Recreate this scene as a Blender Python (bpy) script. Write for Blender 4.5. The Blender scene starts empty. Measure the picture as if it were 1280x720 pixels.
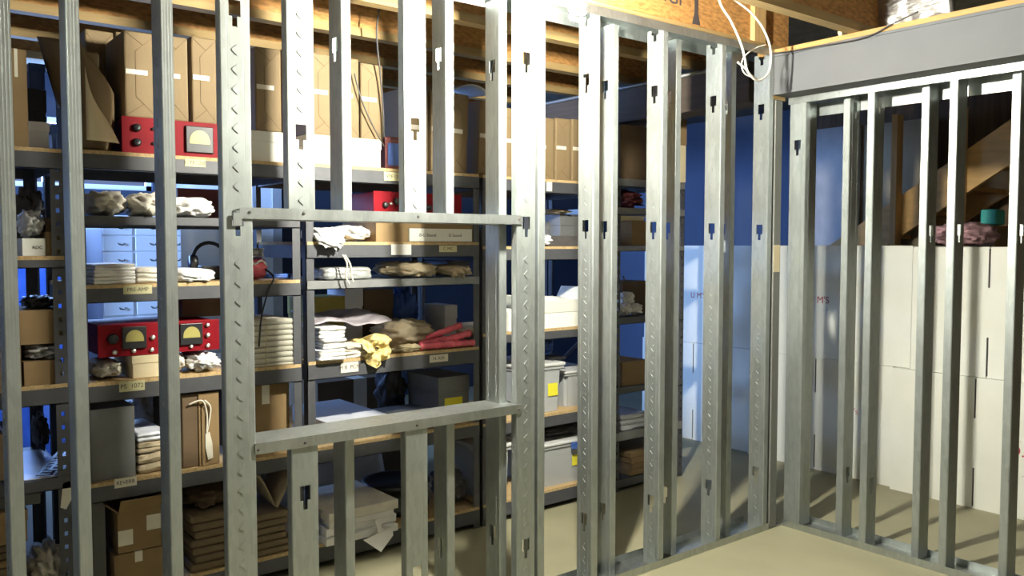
import bpy, bmesh, math, random
from mathutils import Vector, Matrix, noise
from math import radians as R, pi, sin, cos, sqrt

S = bpy.context.scene
COL = S.collection
random.seed(7)

# ------------------------------------------------------------------ camera
F_PX, YAW, PIT, ROL = 1048.98, 0.90293, 0.05024, 0.00044
CAM = Vector((-3.7601, -2.5060, 1.45))
FW = Vector((cos(YAW)*cos(PIT), sin(YAW)*cos(PIT), -sin(PIT)))
RT = Vector((sin(YAW), -cos(YAW), 0))
UP = RT.cross(FW)
RT, UP = cos(ROL)*RT + sin(ROL)*UP, cos(ROL)*UP - sin(ROL)*RT

def at(px, py, y):
    """point of the upright plane at depth y seen at a photo pixel"""
    d = FW + RT*((px-640)/F_PX) - UP*((py-360)/F_PX)
    return CAM + d*((y-CAM.y)/d.y)

def span(pl, pr, pt, pb, y):
    """x centre, width, top z, bottom z of something standing at depth y"""
    a, b = at(pl, (pt+pb)/2, y), at(pr, (pt+pb)/2, y)
    m = (pl+pr)/2
    return (a.x+b.x)/2, b.x-a.x, at(m, pt, y).z, at(m, pb, y).z

cd = bpy.data.cameras.new('camera'); co = bpy.data.objects.new('camera', cd); COL.objects.link(co)
cd.sensor_width = 36; cd.lens = F_PX*36/1280; cd.clip_start = .05
M3 = Matrix((RT, UP, -FW)).transposed()
co.matrix_world = Matrix.Translation(CAM) @ M3.to_4x4()
S.camera = co

# ------------------------------------------------------------------ materials
MATS = {}
def nt_mat(name):
    m = bpy.data.materials.new(name); m.use_nodes = True
    MATS[name] = m
    return m, m.node_tree, m.node_tree.nodes['Principled BSDF']

def mat(name, col, rough=.6, metal=0., var=.12, scale=14., bump=0., bscale=60., emis=None, alpha=None, trans=0., coat=0., stretch=(1,1,1)):
    m, t, b = nt_mat(name)
    b.inputs['Roughness'].default_value = rough
    b.inputs['Metallic'].default_value = metal
    tc = t.nodes.new('ShaderNodeTexCoord'); mp = t.nodes.new('ShaderNodeMapping')
    mp.inputs['Scale'].default_value = stretch
    t.links.new(tc.outputs['Object'], mp.inputs['Vector'])
    nz = t.nodes.new('ShaderNodeTexNoise'); nz.inputs['Scale'].default_value = scale; nz.inputs['Detail'].default_value = 5
    t.links.new(mp.outputs['Vector'], nz.inputs['Vector'])
    cr = t.nodes.new('ShaderNodeValToRGB')
    lo = [max(0, c*(1-var)) for c in col]; hi = [min(1, c*(1+var)) for c in col]
    cr.color_ramp.elements[0].position = .3; cr.color_ramp.elements[1].position = .7
    cr.color_ramp.elements[0].color = (*lo, 1); cr.color_ramp.elements[1].color = (*hi, 1)
    t.links.new(nz.outputs['Fac'], cr.inputs['Fac'])
    t.links.new(cr.outputs['Color'], b.inputs['Base Color'])
    if bump:
        n2 = t.nodes.new('ShaderNodeTexNoise'); n2.inputs['Scale'].default_value = bscale; n2.inputs['Detail'].default_value = 4
        t.links.new(mp.outputs['Vector'], n2.inputs['Vector'])
        bp = t.nodes.new('ShaderNodeBump'); bp.inputs['Strength'].default_value = bump; bp.inputs['Distance'].default_value = .004
        t.links.new(n2.outputs['Fac'], bp.inputs['Height']); t.links.new(bp.outputs['Normal'], b.inputs['Normal'])
    if emis: b.inputs['Emission Color'].default_value = (*emis[0], 1); b.inputs['Emission Strength'].default_value = emis[1]
    if trans: b.inputs['Transmission Weight'].default_value = trans
    if alpha is not None: b.inputs['Alpha'].default_value = alpha
    if coat: b.inputs['Coat Weight'].default_value = coat
    return m

def galv(name, base, rough, metal, web=.092, emboss=True):
    """galvanised sheet: spangle, and the rolled-in web pattern of a stud (x, y, z are the stud's own axes)"""
    m, t, b = nt_mat(name)
    N, L = t.nodes.new, t.links.new
    tc = N('ShaderNodeTexCoord')
    vor = N('ShaderNodeTexVoronoi'); vor.inputs['Scale'].default_value = 70
    mp = N('ShaderNodeMapping'); mp.inputs['Scale'].default_value = (1, 1, .35)
    L(tc.outputs['Object'], mp.inputs['Vector']); L(mp.outputs['Vector'], vor.inputs['Vector'])
    nz = N('ShaderNodeTexNoise'); nz.inputs['Scale'].default_value = 9; nz.inputs['Detail'].default_value = 6
    L(mp.outputs['Vector'], nz.inputs['Vector'])
    mix = N('ShaderNodeMix'); mix.data_type = 'FLOAT'; mix.inputs[0].default_value = .35
    L(nz.outputs['Fac'], mix.inputs[2]); L(vor.outputs['Color'], mix.inputs[3])
    cr = N('ShaderNodeValToRGB')
    cr.color_ramp.elements[0].position = .25; cr.color_ramp.elements[1].position = .75
    cr.color_ramp.elements[0].color = (*[c*.86 for c in base], 1); cr.color_ramp.elements[1].color = (*[min(1, c*1.12) for c in base], 1)
    L(mix.outputs[0], cr.inputs['Fac']); L(cr.outputs['Color'], b.inputs['Base Color'])
    b.inputs['Metallic'].default_value = metal
    rr = N('ShaderNodeMapRange'); rr.inputs[3].default_value = rough-.08; rr.inputs[4].default_value = rough+.1
    L(nz.outputs['Fac'], rr.inputs[0]); L(rr.outputs[0], b.inputs['Roughness'])
    if emboss:
        def mth(op, a, bb=None, c=None):
            n = N('ShaderNodeMath'); n.operation = op
            for i, v in enumerate((a, bb, c)):
                if v is None: continue
                if isinstance(v, (int, float)): n.inputs[i].default_value = v
                else: L(v, n.inputs[i])
            return n.outputs[0]
        sx = N('ShaderNodeSeparateXYZ'); L(tc.outputs['Object'], sx.inputs[0])
        u = mth('ABSOLUTE', mth('SUBTRACT', sx.outputs['Y'], web/2))
        ch = mth('FRACT', mth('MULTIPLY', mth('ADD', sx.outputs['Z'], mth('MULTIPLY', u, 1.1)), 1/.052))
        ridge = mth('LESS_THAN', mth('ABSOLUTE', mth('SUBTRACT', ch, .5)), -1.)
        ridge = mth('MULTIPLY', ridge, mth('LESS_THAN', u, .016))
        crease = mth('LESS_THAN', mth('ABSOLUTE', mth('SUBTRACT', u, .025)), .0016)
        fl = mth('GREATER_THAN', u, web/2-.002)
        rib = mth('LESS_THAN', mth('FRACT', mth('MULTIPLY', sx.outputs['X'], 1/.0085)), .4)
        rib = mth('MULTIPLY', rib, fl)
        h = mth('ADD', mth('MULTIPLY', rib, .5), mth('SUBTRACT', ridge, crease))
        bp = N('ShaderNodeBump'); bp.inputs['Strength'].default_value = 1.; bp.inputs['Distance'].default_value = .011
        L(h, bp.inputs['Height']); L(bp.outputs['Normal'], b.inputs['Normal'])
    return m

GALV = galv('galvanised_stud', (.41, .445, .435), .46, .78)
GTRK = galv('galvanised_track', (.45, .48, .47), .40, .93, emboss=False)
RACK = mat('rack_paint', (.075, .077, .085), .5, .1, .1, 20)
RACKL = mat('rack_zinc', (.27, .275, .275), .45, .5, .1, 20)
BOARD = mat('particle_board', (.47, .33, .16), .8, 0, .22, 90, .2, 120)
CARD = mat('cardboard', (.25, .165, .075), .8, 0, .1, 7, .1, 30)
CARDD = mat('dark_cardboard', (.13, .085, .045), .8, 0, .12, 7, .1, 30)
CREAM = mat('cream_card', (.66, .56, .36), .75, 0, .06, 8)
KRAFT = mat('kraft_paper', (.225, .158, .080), .75, 0, .08, 6, .25, 22)
FOLD_SHADE = mat('painted_fold_shade', (.16, .105, .05), .8, 0, .1, 8)  # darker kraft tone, painted shadow for the paper's folded edges
WCARD = mat('white_card', (.81, .82, .75), .55, 0, .03, 5, .08, 8)
SLIT_SHADE = mat('painted_slit_shade', (.05, .05, .055), .8)  # near-black, painted shade for the carton slits
TAPEW = mat('white_tape', (.70, .66, .55), .5, 0, .05, 20)
YCARD = mat('yellow_card', (.62, .58, .34), .7, 0, .05, 20)
WHITE = mat('white_paper', (.80, .79, .76), .7, 0, .04, 12, .2, 18)
CLOTHW = mat('white_cloth', (.66, .62, .53), .85, 0, .1, 16, .5, 26)
CLOTHB = mat('tan_cloth', (.40, .33, .22), .85, 0, .14, 16, .5, 26)
CLOTHD = mat('dark_cloth', (.09, .085, .085), .85, 0, .2, 16, .4, 26)
NEWS = mat('newsprint', (.52, .50, .42), .85, 0, .12, 40, .3, 60, stretch=(1, 1, 6))
KBAG = mat('folded_bag', (.15, .108, .058), .8, 0, .12, 20, .3, 40)
RED = mat('red_paint', (.21, .004, .010), .55, 0, .08, 10)
RED.node_tree.nodes['Principled BSDF'].inputs['Specular IOR Level'].default_value = .15
MAROON = mat('maroon', (.13, .02, .022), .5, 0, .1, 10)
BLACK = mat('black_plastic', (.018, .018, .02), .4, 0, .2, 10)
GREY = mat('grey_box', (.17, .175, .175), .6, 0, .1, 10)
GREYL = mat('light_grey', (.42, .42, .43), .5, 0, .08, 10)
SILVER = mat('silver', (.75, .74, .70), .3, .9, .05, 10)
METER = mat('meter_face', (.40, .35, .11), .4, 0, .05, 10)
CONC = mat('concrete', (.315, .295, .19), .55, 0, .10, 2.2, .05, 60)
OSB = mat('osb', (.44, .22, .065), .75, 0, .38, 34, .3, 40, stretch=(.8, 1, 2.2))
LUMB = mat('lumber', (.36, .245, .10), .7, 0, .16, 10, .15, 30, stretch=(.35, 5, 5))
LUMBY = mat('lumber_across', (.45, .26, .09), .7, 0, .16, 10, .15, 30, stretch=(5, .35, 5))
LUMBS = mat('stair_lumber', (.66, .42, .17), .7, 0, .16, 10, .15, 30, stretch=(5, .6, 2))
LUMBZ = mat('lumber_upright', (.56, .36, .15), .7, 0, .16, 10, .15, 30, stretch=(5, 5, .35))
SUBF = mat('subfloor', (.20, .19, .165), .85, 0, .2, 12)
POSTM = mat('post_primer', (.17, .175, .16), .6, .1, .06, 6)
BEAM = mat('grey_primer', (.125, .13, .138), .75, 0, .06, 3.5, .04, 20)
FOIL = mat('foil', (.40, .385, .37), .36, .9, .08, 20, 1.0, 85, stretch=(1, .25, 1))
PINK = mat('pink_plastic', (.62, .10, .14), .3, 0, .25, 16, .3, 20)
PINKF = mat('pink_fibre', (.42, .25, .27), .9, 0, .3, 14, .8, 30)
TEAL = mat('teal', (.05, .42, .36), .6, 0, .1, 10)
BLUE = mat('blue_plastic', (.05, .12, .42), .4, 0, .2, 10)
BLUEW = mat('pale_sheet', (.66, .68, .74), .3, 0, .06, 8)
LAV = mat('lavender_plastic', (.36, .325, .35), .35, 0, .18, 9, .5, 25)
YEL = mat('yellow_label', (.78, .70, .04), .5, 0, .03, 8)
YBOX = mat('mustard_box', (.36, .29, .06), .7, 0, .08, 8)
BIN = mat('clear_plastic', (.62, .64, .64), .25, 0, .04, 6, trans=.35)
BINL = mat('bin_lid', (.62, .63, .62), .35, 0, .04, 6)
FOILP = mat('silver_wrap', (.50, .51, .50), .3, .5, .15, 30, 1.0, 40)
INK = mat('ink', (.06, .05, .05), .7)
REDINK = mat('red_ink', (.42, .04, .07), .7)
YPAPER = mat('yellow_paper', (.70, .55, .22), .7, 0, .12, 14, .4, 25)
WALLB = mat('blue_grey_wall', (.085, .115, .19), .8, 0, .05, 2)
WALLW = mat('drywall', (.42, .35, .23), .8, 0, .04, 2)
WALLD = mat('dark_panel', (.17, .105, .055), .7, 0, .25, 6, stretch=(1, 6, .4))
GIRD = mat('old_girder', (.075, .055, .04), .8, 0, .2, 8, stretch=(5, .4, 5))
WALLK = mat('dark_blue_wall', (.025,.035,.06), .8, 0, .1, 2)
FOUND = mat('bare_foundation', (.36, .35, .33), .85, 0, .15, 3)
DOORW = mat('white_paint', (.82, .83, .84), .4, 0, .03, 2)
CABLE = mat('cable_jacket', (.85, .82, .70), .4, 0, .03, 6)
WIRED = mat('dark_cable', (.06, .055, .05), .5)
TWINE = mat('twine', (.55, .46, .28), .8)
GLASS = mat('bulb_glass', (1, .97, .9), .3, emis=((1.0, .97, .84), 6300))
PORC = mat('porcelain', (.75, .74, .70), .25, 0, .03, 6)

# ------------------------------------------------------------------ mesh builder
class MB:
    def __init__(self): self.b = bmesh.new()
    def box(self, x0, x1, y0, y1, z0, z1, m=None, bev=0.):
        vs = [self.b.verts.new(p) for p in ((x0,y0,z0),(x1,y0,z0),(x1,y1,z0),(x0,y1,z0),(x0,y0,z1),(x1,y0,z1),(x1,y1,z1),(x0,y1,z1))]
        fs = [self.b.faces.new([vs[i] for i in f]) for f in ((0,3,2,1),(4,5,6,7),(0,1,5,4),(1,2,6,5),(2,3,7,6),(3,0,4,7))]
        if bev:
            es = list({e for f in fs for e in f.edges})
            r = bmesh.ops.bevel(self.b, geom=es, offset=bev, segments=2, affect='EDGES', profile=.5)
            vs = list({v for f in r['faces'] for v in f.verts} | {v for v in vs if v.is_valid})
        if m is not None:
            for v in vs: v.co = m @ v.co
        return self
    def prism(self, pts, axis, a, b, m=None):
        """polygon in the plane across `axis`, extruded from a to b (points in cyclic axis order)"""
        def P(p, t):
            return {'x': (t, p[0], p[1]), 'y': (p[0], t, p[1]), 'z': (p[0], p[1], t)}[axis]
        v0 = [self.b.verts.new(P(p, a)) for p in pts]; v1 = [self.b.verts.new(P(p, b)) for p in pts]
        n = len(pts)
        self.b.faces.new(v0); self.b.faces.new(v1[::-1])
        for i in range(n): self.b.faces.new((v0[i], v1[i], v1[(i+1)%n], v0[(i+1)%n]))
        if m is not None:
            for v in v0+v1: v.co = m @ v.co
        return self
    def lathe(self, prof, n=20, m=None):
        rings = []
        for r, z in prof:
            rings.append([self.b.verts.new((r*cos(2*pi*i/n), r*sin(2*pi*i/n), z)) for i in range(n)])
        for a, b in zip(rings, rings[1:]):
            for i in range(n): self.b.faces.new((a[i], a[(i+1)%n], b[(i+1)%n], b[i]))
        self.b.faces.new(rings[0][::-1]); self.b.faces.new(rings[-1])
        if m is not None:
            for g in rings:
                for v in g: v.co = m @ v.co
        return self
    def tube(self, pts, r, n=8):
        pts = [Vector(p) for p in pts]; rings = []
        for i, p in enumerate(pts):
            t = (pts[min(i+1, len(pts)-1)]-pts[max(i-1, 0)]).normalized()
            a = t.orthogonal().normalized() if i == 0 else (pa - t*pa.dot(t)).normalized()
            pa = a; c = t.cross(a)
            rings.append([self.b.verts.new(p + r*(a*cos(2*pi*k/n)+c*sin(2*pi*k/n))) for k in range(n)])
        for g, h in zip(rings, rings[1:]):
            for k in range(n): self.b.faces.new((g[k], g[(k+1)%n], h[(k+1)%n], h[k]))
        self.b.faces.new(rings[0][::-1]); self.b.faces.new(rings[-1])
        return self
    def sheet(self, f, nu, nv, th=.0015):
        """a thin sheet of real thickness: f(u, v) with u, v in 0..1"""
        g = [[Vector(f(i/nu, j/nv)) for j in range(nv+1)] for i in range(nu+1)]
        def nrm(i, j):
            du = g[min(i+1, nu)][j]-g[max(i-1, 0)][j]; dv = g[i][min(j+1, nv)]-g[i][max(j-1, 0)]
            return du.cross(dv).normalized()
        A = [[self.b.verts.new(g[i][j]) for j in range(nv+1)] for i in range(nu+1)]
        B = [[self.b.verts.new(g[i][j]-nrm(i, j)*th) for j in range(nv+1)] for i in range(nu+1)]
        for i in range(nu):
            for j in range(nv):
                self.b.faces.new((A[i][j], A[i+1][j], A[i+1][j+1], A[i][j+1]))
                self.b.faces.new((B[i][j], B[i][j+1], B[i+1][j+1], B[i+1][j]))
        for i in range(nu):
            self.b.faces.new((A[i][0], B[i][0], B[i+1][0], A[i+1][0])); self.b.faces.new((A[i][nv], A[i+1][nv], B[i+1][nv], B[i][nv]))
        for j in range(nv):
            self.b.faces.new((A[0][j], A[0][j+1], B[0][j+1], B[0][j])); self.b.faces.new((A[nu][j], B[nu][j], B[nu][j+1], A[nu][j+1]))
        return self
    def build(self, name, material, parent=None, smooth=False, loc=None, rz=0., weld=False):
        if weld: bmesh.ops.remove_doubles(self.b, verts=self.b.verts, dist=1e-5)
        bmesh.ops.recalc_face_normals(self.b, faces=self.b.faces)
        me = bpy.data.meshes.new(name); self.b.to_mesh(me); self.b.free()
        me.materials.append(material)
        if smooth:
            for p in me.polygons: p.use_smooth = True
        o = bpy.data.objects.new(name, me); COL.objects.link(o)
        if parent: o.parent = parent
        if loc is not None: o.location = loc
        o.rotation_euler.z = rz
        return o

def tag(o, label, cat, group=None, kind=None):
    o['label'] = label; o['category'] = cat
    if group: o['group'] = group
    if kind: o['kind'] = kind
    return o

def thing(name, label, cat, loc=(0,0,0), rz=0., group=None):
    o = bpy.data.objects.new(name, None); COL.objects.link(o)
    o.empty_display_size = .1
    o.location = loc; o.rotation_euler.z = rz
    return tag(o, label, cat, group)

def struct(name, mb, m, label=None):
    o = mb.build(name, m); o['kind'] = 'structure'
    if label: o['label'] = label
    return o

def text(name, s, size, m, parent, loc, rot=(pi/2,0,0), depth=.0004, align='CENTER'):
    cu = bpy.data.curves.new(name, 'FONT'); cu.body = s; cu.size = size; cu.extrude = depth
    cu.align_x = align; cu.align_y = 'CENTER'
    tmp = bpy.data.objects.new('tmp', cu); COL.objects.link(tmp)
    dg = bpy.context.evaluated_depsgraph_get(); dg.update()
    me = bpy.data.meshes.new_from_object(tmp.evaluated_get(dg))
    bpy.data.objects.remove(tmp); bpy.data.curves.remove(cu)
    me.materials.clear(); me.materials.append(m)
    o = bpy.data.objects.new(name, me); COL.objects.link(o)
    o.parent = parent; o.location = loc; o.rotation_euler = rot
    return o

# ------------------------------------------------------------------ the room
OPEN_X = -4.9
struct('floor', MB().box(-5.4, 4.2, -4.6, 4.6, -.06, 0), CONC)
struct('ceiling', MB().box(-5.4, 4.2, -4.6, 4.6, 2.725, 2.76), SUBF)
WX0, WX1, WZ0, WZ1 = -3.35, -1.86, 1.88, 2.40
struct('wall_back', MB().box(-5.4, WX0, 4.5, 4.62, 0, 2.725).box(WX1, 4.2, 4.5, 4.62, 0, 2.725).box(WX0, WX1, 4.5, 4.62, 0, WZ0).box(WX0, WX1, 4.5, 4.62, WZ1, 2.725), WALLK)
w2 = MB()
for x in (WX0, (WX0+WX1)/2-.02, WX1-.04): w2.box(x, x+.04, 4.53, 4.57, WZ0, WZ1)
w2.box(WX0, WX1, 4.53, 4.57, WZ0, WZ0+.04).box(WX0, WX1, 4.53, 4.57, WZ1-.04, WZ1)
struct('window_2', w2, DOORW)
struct('wall_front', MB().box(-5.4, 4.2, -4.72, -4.6, 0, 2.725), FOUND)
wl = MB(); X0, X1 = -5.4, -5.28
wl.box(X0, X1, -4.6, 2.15, 0, 2.725); wl.box(X0, X1, 3.70, 4.5, 0, 2.725)
wl.box(X0, X1, 2.15, 3.7, 0, 1.2); wl.box(X0, X1, 2.15, 3.7, 2.3, 2.725)
struct('wall_left', wl, FOUND)
wf = MB()
for y in (2.15, 2.9, 3.65): wf.box(X0+.02, X1-.02, y, y+.05, 1.2, 2.3)
wf.box(X0+.02, X1-.02, 2.2, 3.65, 1.2, 1.25); wf.box(X0+.02, X1-.02, 2.2, 3.65, 2.25, 2.3)
struct('window_1', wf, DOORW)
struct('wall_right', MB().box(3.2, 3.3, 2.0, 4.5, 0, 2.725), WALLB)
struct('wall_stair', MB().box(3.1, 3.2, -4.6, 2.0, 0, 2.725), WALLD)
struct('trim_1', MB().box(2.48, 2.54, 1.03, 1.42, 0, 2.4), GREYL)
struct('wall_middle', MB().box(2.56, 2.64, .50, 1.6, 0, 2.4), WALLW)
d = struct('door_1', MB().box(-1.72, -.9, 4.44, 4.498, .0, 2.05), DOORW)
MB().lathe([(.0, 0), (.028, .0), (.03, .02), (.018, .045), (.0, .05)], 14, Matrix.Translation((-1.64, 4.44, 1.0)) @ Matrix.Rotation(pi/2, 4, 'X')).build('door_handle', SILVER, d)
struct('trim_2', MB().box(-1.80, -1.72, 4.43, 4.499, 0, 2.12).box(-.9, -.82, 4.43, 4.499, 0, 2.12).box(-1.72, -.9, 4.43, 4.499, 2.05, 2.12), GREYL)

# daylight through the window in the left wall of the store room
la = bpy.data.lights.new('window_daylight', 'AREA'); la.shape = 'RECTANGLE'; la.size = 1.0; la.size_y = 1.5
la.energy = 175; la.color = (.29, .50, 1.0); la.spread = R(84)
lo = bpy.data.objects.new('window_daylight', la); COL.objects.link(lo)
lo.location = (-5.44, 2.92, 1.75); lo.rotation_euler = (0, -pi/2, R(17))

lb = bpy.data.lights.new('window_daylight', 'AREA'); lb.shape = 'RECTANGLE'; lb.size = 1.45; lb.size_y = .5
lb.energy = 105; lb.color = (.29, .50, 1.0)
lo = bpy.data.objects.new('window_daylight', lb); COL.objects.link(lo)
lo.location = (-2.6, 4.66, 2.14); lo.rotation_euler = (-pi/2, 0, 0)

w = bpy.data.worlds.new('world'); S.world = w; w.use_nodes = True
w.node_tree.nodes['Background'].inputs[0].default_value = (.30, .42, .8, 1)
w.node_tree.nodes['Background'].inputs[1].default_value = .5

# ------------------------------------------------------------------ joists
def joist(y, x0, x1, label):
    t = thing('ceiling_joist', label, 'joist', (x0, y, 2.425), 0, 'joists carrying the floor above')
    n = x1-x0
    MB().box(0, n, -.03, .03, 0, .038).build('bottom_flange', LUMB, t)
    MB().box(0, n, -.0055, .0055, .038, .262).build('web', OSB, t)
    MB().box(0, n, -.03, .03, .262, .30).build('top_flange', LUMB, t)
    return t
J = [(.085, 'wooden I-joist directly over the long stud wall, with stencilled letters'),
     (-.42, 'wooden I-joist nearest the camera, in front of the silver foil'),
     (.56, 'wooden I-joist first behind the long stud wall, over the aisle'),
     (1.07, 'wooden I-joist above the front edge of the shelving'),
     (1.57, 'wooden I-joist above the back of the shelving'),
     (2.06, 'wooden I-joist first beyond the shelving, deep in shade'),
     (2.55, 'wooden I-joist farthest back, hardly lit')]
JO = []
for y, l in J:
    JO.append(joist(y, -5.25, .11, l))
j0 = JO[0]
text('stencil_lettering', 'IGP', .105, INK, j0, (4.47, -.0075, .155), depth=.0006)
MB().prism([(-.012,-.02),(-.028,-.075),(.03,-.075),(.012,-.02),(.014,.07),(-.012,.07)], 'y', -.0075, -.0062).build('ink_blotch', INK, j0, loc=(4.62, 0, .13))
MB().box(-.045, .045, -.033, -.006, .038, .262).build('stiffener_block', LUMBZ, j0, loc=(5.08, 0, 0))

# ------------------------------------------------------------------ steel beam on post
t = thing('steel_beam', 'grey painted steel I-beam running over the right-hand stud wall', 'beam', (.0, 0, 2.20))
MB().box(-.125, .125, -3.2, .06, 0, .012).build('bottom_flange', BEAM, t)
MB().box(-.118, -.106, -3.2, .06, .012, .188).build('web', BEAM, t)
MB().box(-.125, .125, -3.2, .06, .188, .20).build('top_flange', BEAM, t)
tag(MB().box(-.125, .09, -3.2, .10, 2.4008, 2.4245, bev=.003).build('nailing_plate', LUMBY), 'wooden nailing plate along the top of the grey steel beam', 'plank')
t = thing('steel_post', 'slim grey steel post in the corner under the beam', 'post', (-.075, .03, 0))
MB().box(-.03, .03, -.03, .03, .006, 2.18, bev=.005).build('shaft', POSTM, t)
MB().box(-.05, .05, -.028, .05, 2.18, 2.199).build('cap_plate', LUMB, t)
MB().box(-.036, .074, -.030, .06, 0, .006).build('base_plate', POSTM, t)
MB().box(-.0305, .022, -.0312, -.0300, 1.318, 1.455).build('masking_tape', CREAM, t)

tag(MB().box(-.10, .08, .165, 3.4, 2.19, 2.40, bev=.004).build('girder', GIRD), 'dark wooden girder running back beyond the long stud wall', 'girder')
tag(MB().tube([(-.111, .17, 2.389), (-.111, 1.6, 2.389), (-.111, 3.4, 2.389)], .011, 10).build('conduit', RACKL, smooth=True), 'thin grey conduit along the top of the dark girder', 'pipe')

# ------------------------------------------------------------------ studs and tracks
D, FLG, LIP, C = .092, .034, .008, .003
def keyhole(z):      # (z0, z1, halfwidth) strips, slot over narrow slot
    return [(z-.046, z-.016, .0075), (z-.016, z+.032, .018)]
def stud_mesh(h, holes, sx=1, notch=False, d=D, emb=False):
    m = MB(); b = m.b
    prof = [(FLG, LIP), (FLG, 0), (C, 0), (0, C), (0, d-C), (C, d), (FLG, d), (FLG, d-LIP)]
    rows = sorted([r for z in holes for r in keyhole(z)])
    if notch: rows += [(h-.05, h-.022, .009), (h-.022, h, .02)]
    zs = [0] + [z for r in rows for z in r[:2]] + [h]
    cuts = {(r[0], r[1]): r[2] for r in rows}
    def quad(p, q, z0, z1):
        b.faces.new([b.verts.new((sx*p[0], p[1], z0)), b.verts.new((sx*q[0], q[1], z0)), b.verts.new((sx*q[0], q[1], z1)), b.verts.new((sx*p[0], p[1], z1))])
    zs = sorted(set(zs))
    for z0, z1 in zip(zs, zs[1:]):
        hw = cuts.get((z0, z1))
        for i, (p, q) in enumerate(zip(prof, prof[1:])):
            if i == 3 and hw:
                quad(p, (0, d/2-hw), z0, z1); quad((0, d/2+hw), q, z0, z1)
            else: quad(p, q, z0, z1)
    bmesh.ops.remove_doubles(b, verts=b.verts, dist=1e-5)
    bmesh.ops.recalc_face_normals(b, faces=b.faces)
    bmesh.ops.solidify(b, geom=list(b.faces), thickness=.0014)
    if emb:
        z = .06
        while z < h-.07:
            if all(abs(z-q) > .075 for q in holes):
                for s in (-1, 1):
                    mm = Matrix.Translation((-sx*.0004, d/2+.002, z+s*.0075)) @ Matrix.Rotation(s*R(-42), 4, 'X')
                    m.box(-.0012, .0012, -.0105, .0105, -.0017, .0017, mm)
            z += .058
    return m
HOLES = (.29, 1.525, 2.125)
GSTUD = 'steel studs of the stud walls'
def stud(x, y, z0, z1, label, holes=HOLES, rz=0., sx=1, notch=False, emb=False):
    o = stud_mesh(z1-z0, [h-z0 for h in holes if z0+.06 < h < z1-.06], sx, notch, emb=emb).build('metal_stud', GALV)
    o.location = (x, y, z0); o.rotation_euler.z = rz
    return tag(o, label, 'stud', GSTUD)

TOP = 2.4
def A_front(x, label, **k): return stud(x, .003, .003, TOP, label, notch=True, emb=True, **k)
def A_back(x, label, **k): return stud(x, .057, .003, TOP-.012, label, **k)
# whole studs of the long wall, left to right
A_front(-3.452, 'bright steel stud at the far left edge of the photo', holes=())
A_back(-3.281, 'steel stud in front of the gap between the two left-hand shelf racks', holes=())
A_front(-3.049, 'steel stud crossing the middle of the lower red audio unit', holes=())
stud(-2.790, .003, .003, TOP, 'wide steel jamb stud on the left of the framed window opening', holes=(1.525, 2.15), rz=pi/2, emb=True)
stud(-1.665, .003, .003, TOP, 'wide steel jamb stud on the right of the framed window opening', holes=(.27, 1.53, 2.155), rz=pi/2, emb=True)
stud(-1.650, .004, .003, TOP, 'steel stud doubled against the right jamb of the framed window opening', holes=())
A_back(-1.80, 'dark rear-row steel stud just left of the right window jamb', holes=(.315, 2.13))
A_front(-1.357, 'front-row steel stud first to the right of the framed window opening')
A_back(-1.195, 'rear-row steel stud just right of the first stud beside the window opening')
A_front(-.943, 'front-row steel stud second to the right of the window opening, brightly lit with knurled web')
A_back(-.79, 'rear-row steel stud standing before the right end of the perforated rack')
A_front(-.535, 'front-row steel stud third to the right of the window opening, beside blue wall')
A_back(-.385, 'dull rear-row steel stud with a scuffed hole, second from the corner')
A_front(-.158, 'steel stud of the long wall closest to the corner post, behind the hanging cable')
# cripples over and under the opening
HZ, SZ = 1.532, .838
stud(-2.583, .004, HZ+.002, TOP, 'wide steel cripple stud above the opening, left of the two wide ones', holes=(1.80,), rz=pi/2, emb=True)
stud(-2.162, .004, HZ+.002, TOP, 'wide steel cripple stud above the opening, right of the two wide ones', holes=(1.86,), rz=pi/2, emb=True)
stud(-2.46, .057, HZ+.002, TOP-.012, 'narrow steel cripple stud above the opening, left of the two narrow ones', holes=(2.115,))
stud(-2.045, .057, HZ+.002, TOP-.012, 'narrow steel cripple stud above the opening, right of the two narrow ones', holes=(2.14,))
stud(-2.583, .004, .003, SZ-.003, 'wide steel cripple stud with keyhole under the sill, left of the two wide ones', holes=(.645,), rz=pi/2)
stud(-2.162, .004, .003, SZ-.003, 'wide steel cripple stud under the sill, right of the two wide ones', holes=(.28,), rz=pi/2)
stud(-2.46, .057, .003, SZ-.003, 'narrow steel cripple stud under the sill, left of the two narrow ones', holes=())
stud(-2.045, .057, .003, SZ-.003, 'narrow steel cripple stud under the sill, right of the two narrow ones', holes=(.32,))
# right-hand wall (faces of the webs look toward the camera side)
BT = 2.178
def B(x, y, label, **k): return stud(x, y, .003, BT, label, rz=-pi/2, sx=-1, **k)
stud(.003, -.101, .003, BT, 'wide flat-faced steel stud at the corner end of the right-hand wall', holes=(1.95,))
B(.057, -.072, 'narrow rear-row steel stud right behind the wide corner stud of the right-hand wall', holes=())
B(.057, -.305, 'rear-row steel stud of the right-hand wall before the red carton lettering', holes=(.32, 2.117))
B(.003, -.458, 'front-row steel stud of the right-hand wall, left of the two front ones', holes=(.31, 2.117))
B(.057, -.685, 'rear-row steel stud of the right-hand wall before the stair stringer', holes=(1.512, 2.127))
B(.003, -.832, 'front-row steel stud of the right-hand wall, right of the two front ones', holes=(1.512, 2.128))
B(.057, -1.06, 'steel stud at the far right edge of the photo', holes=(1.508, 2.128))

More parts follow.
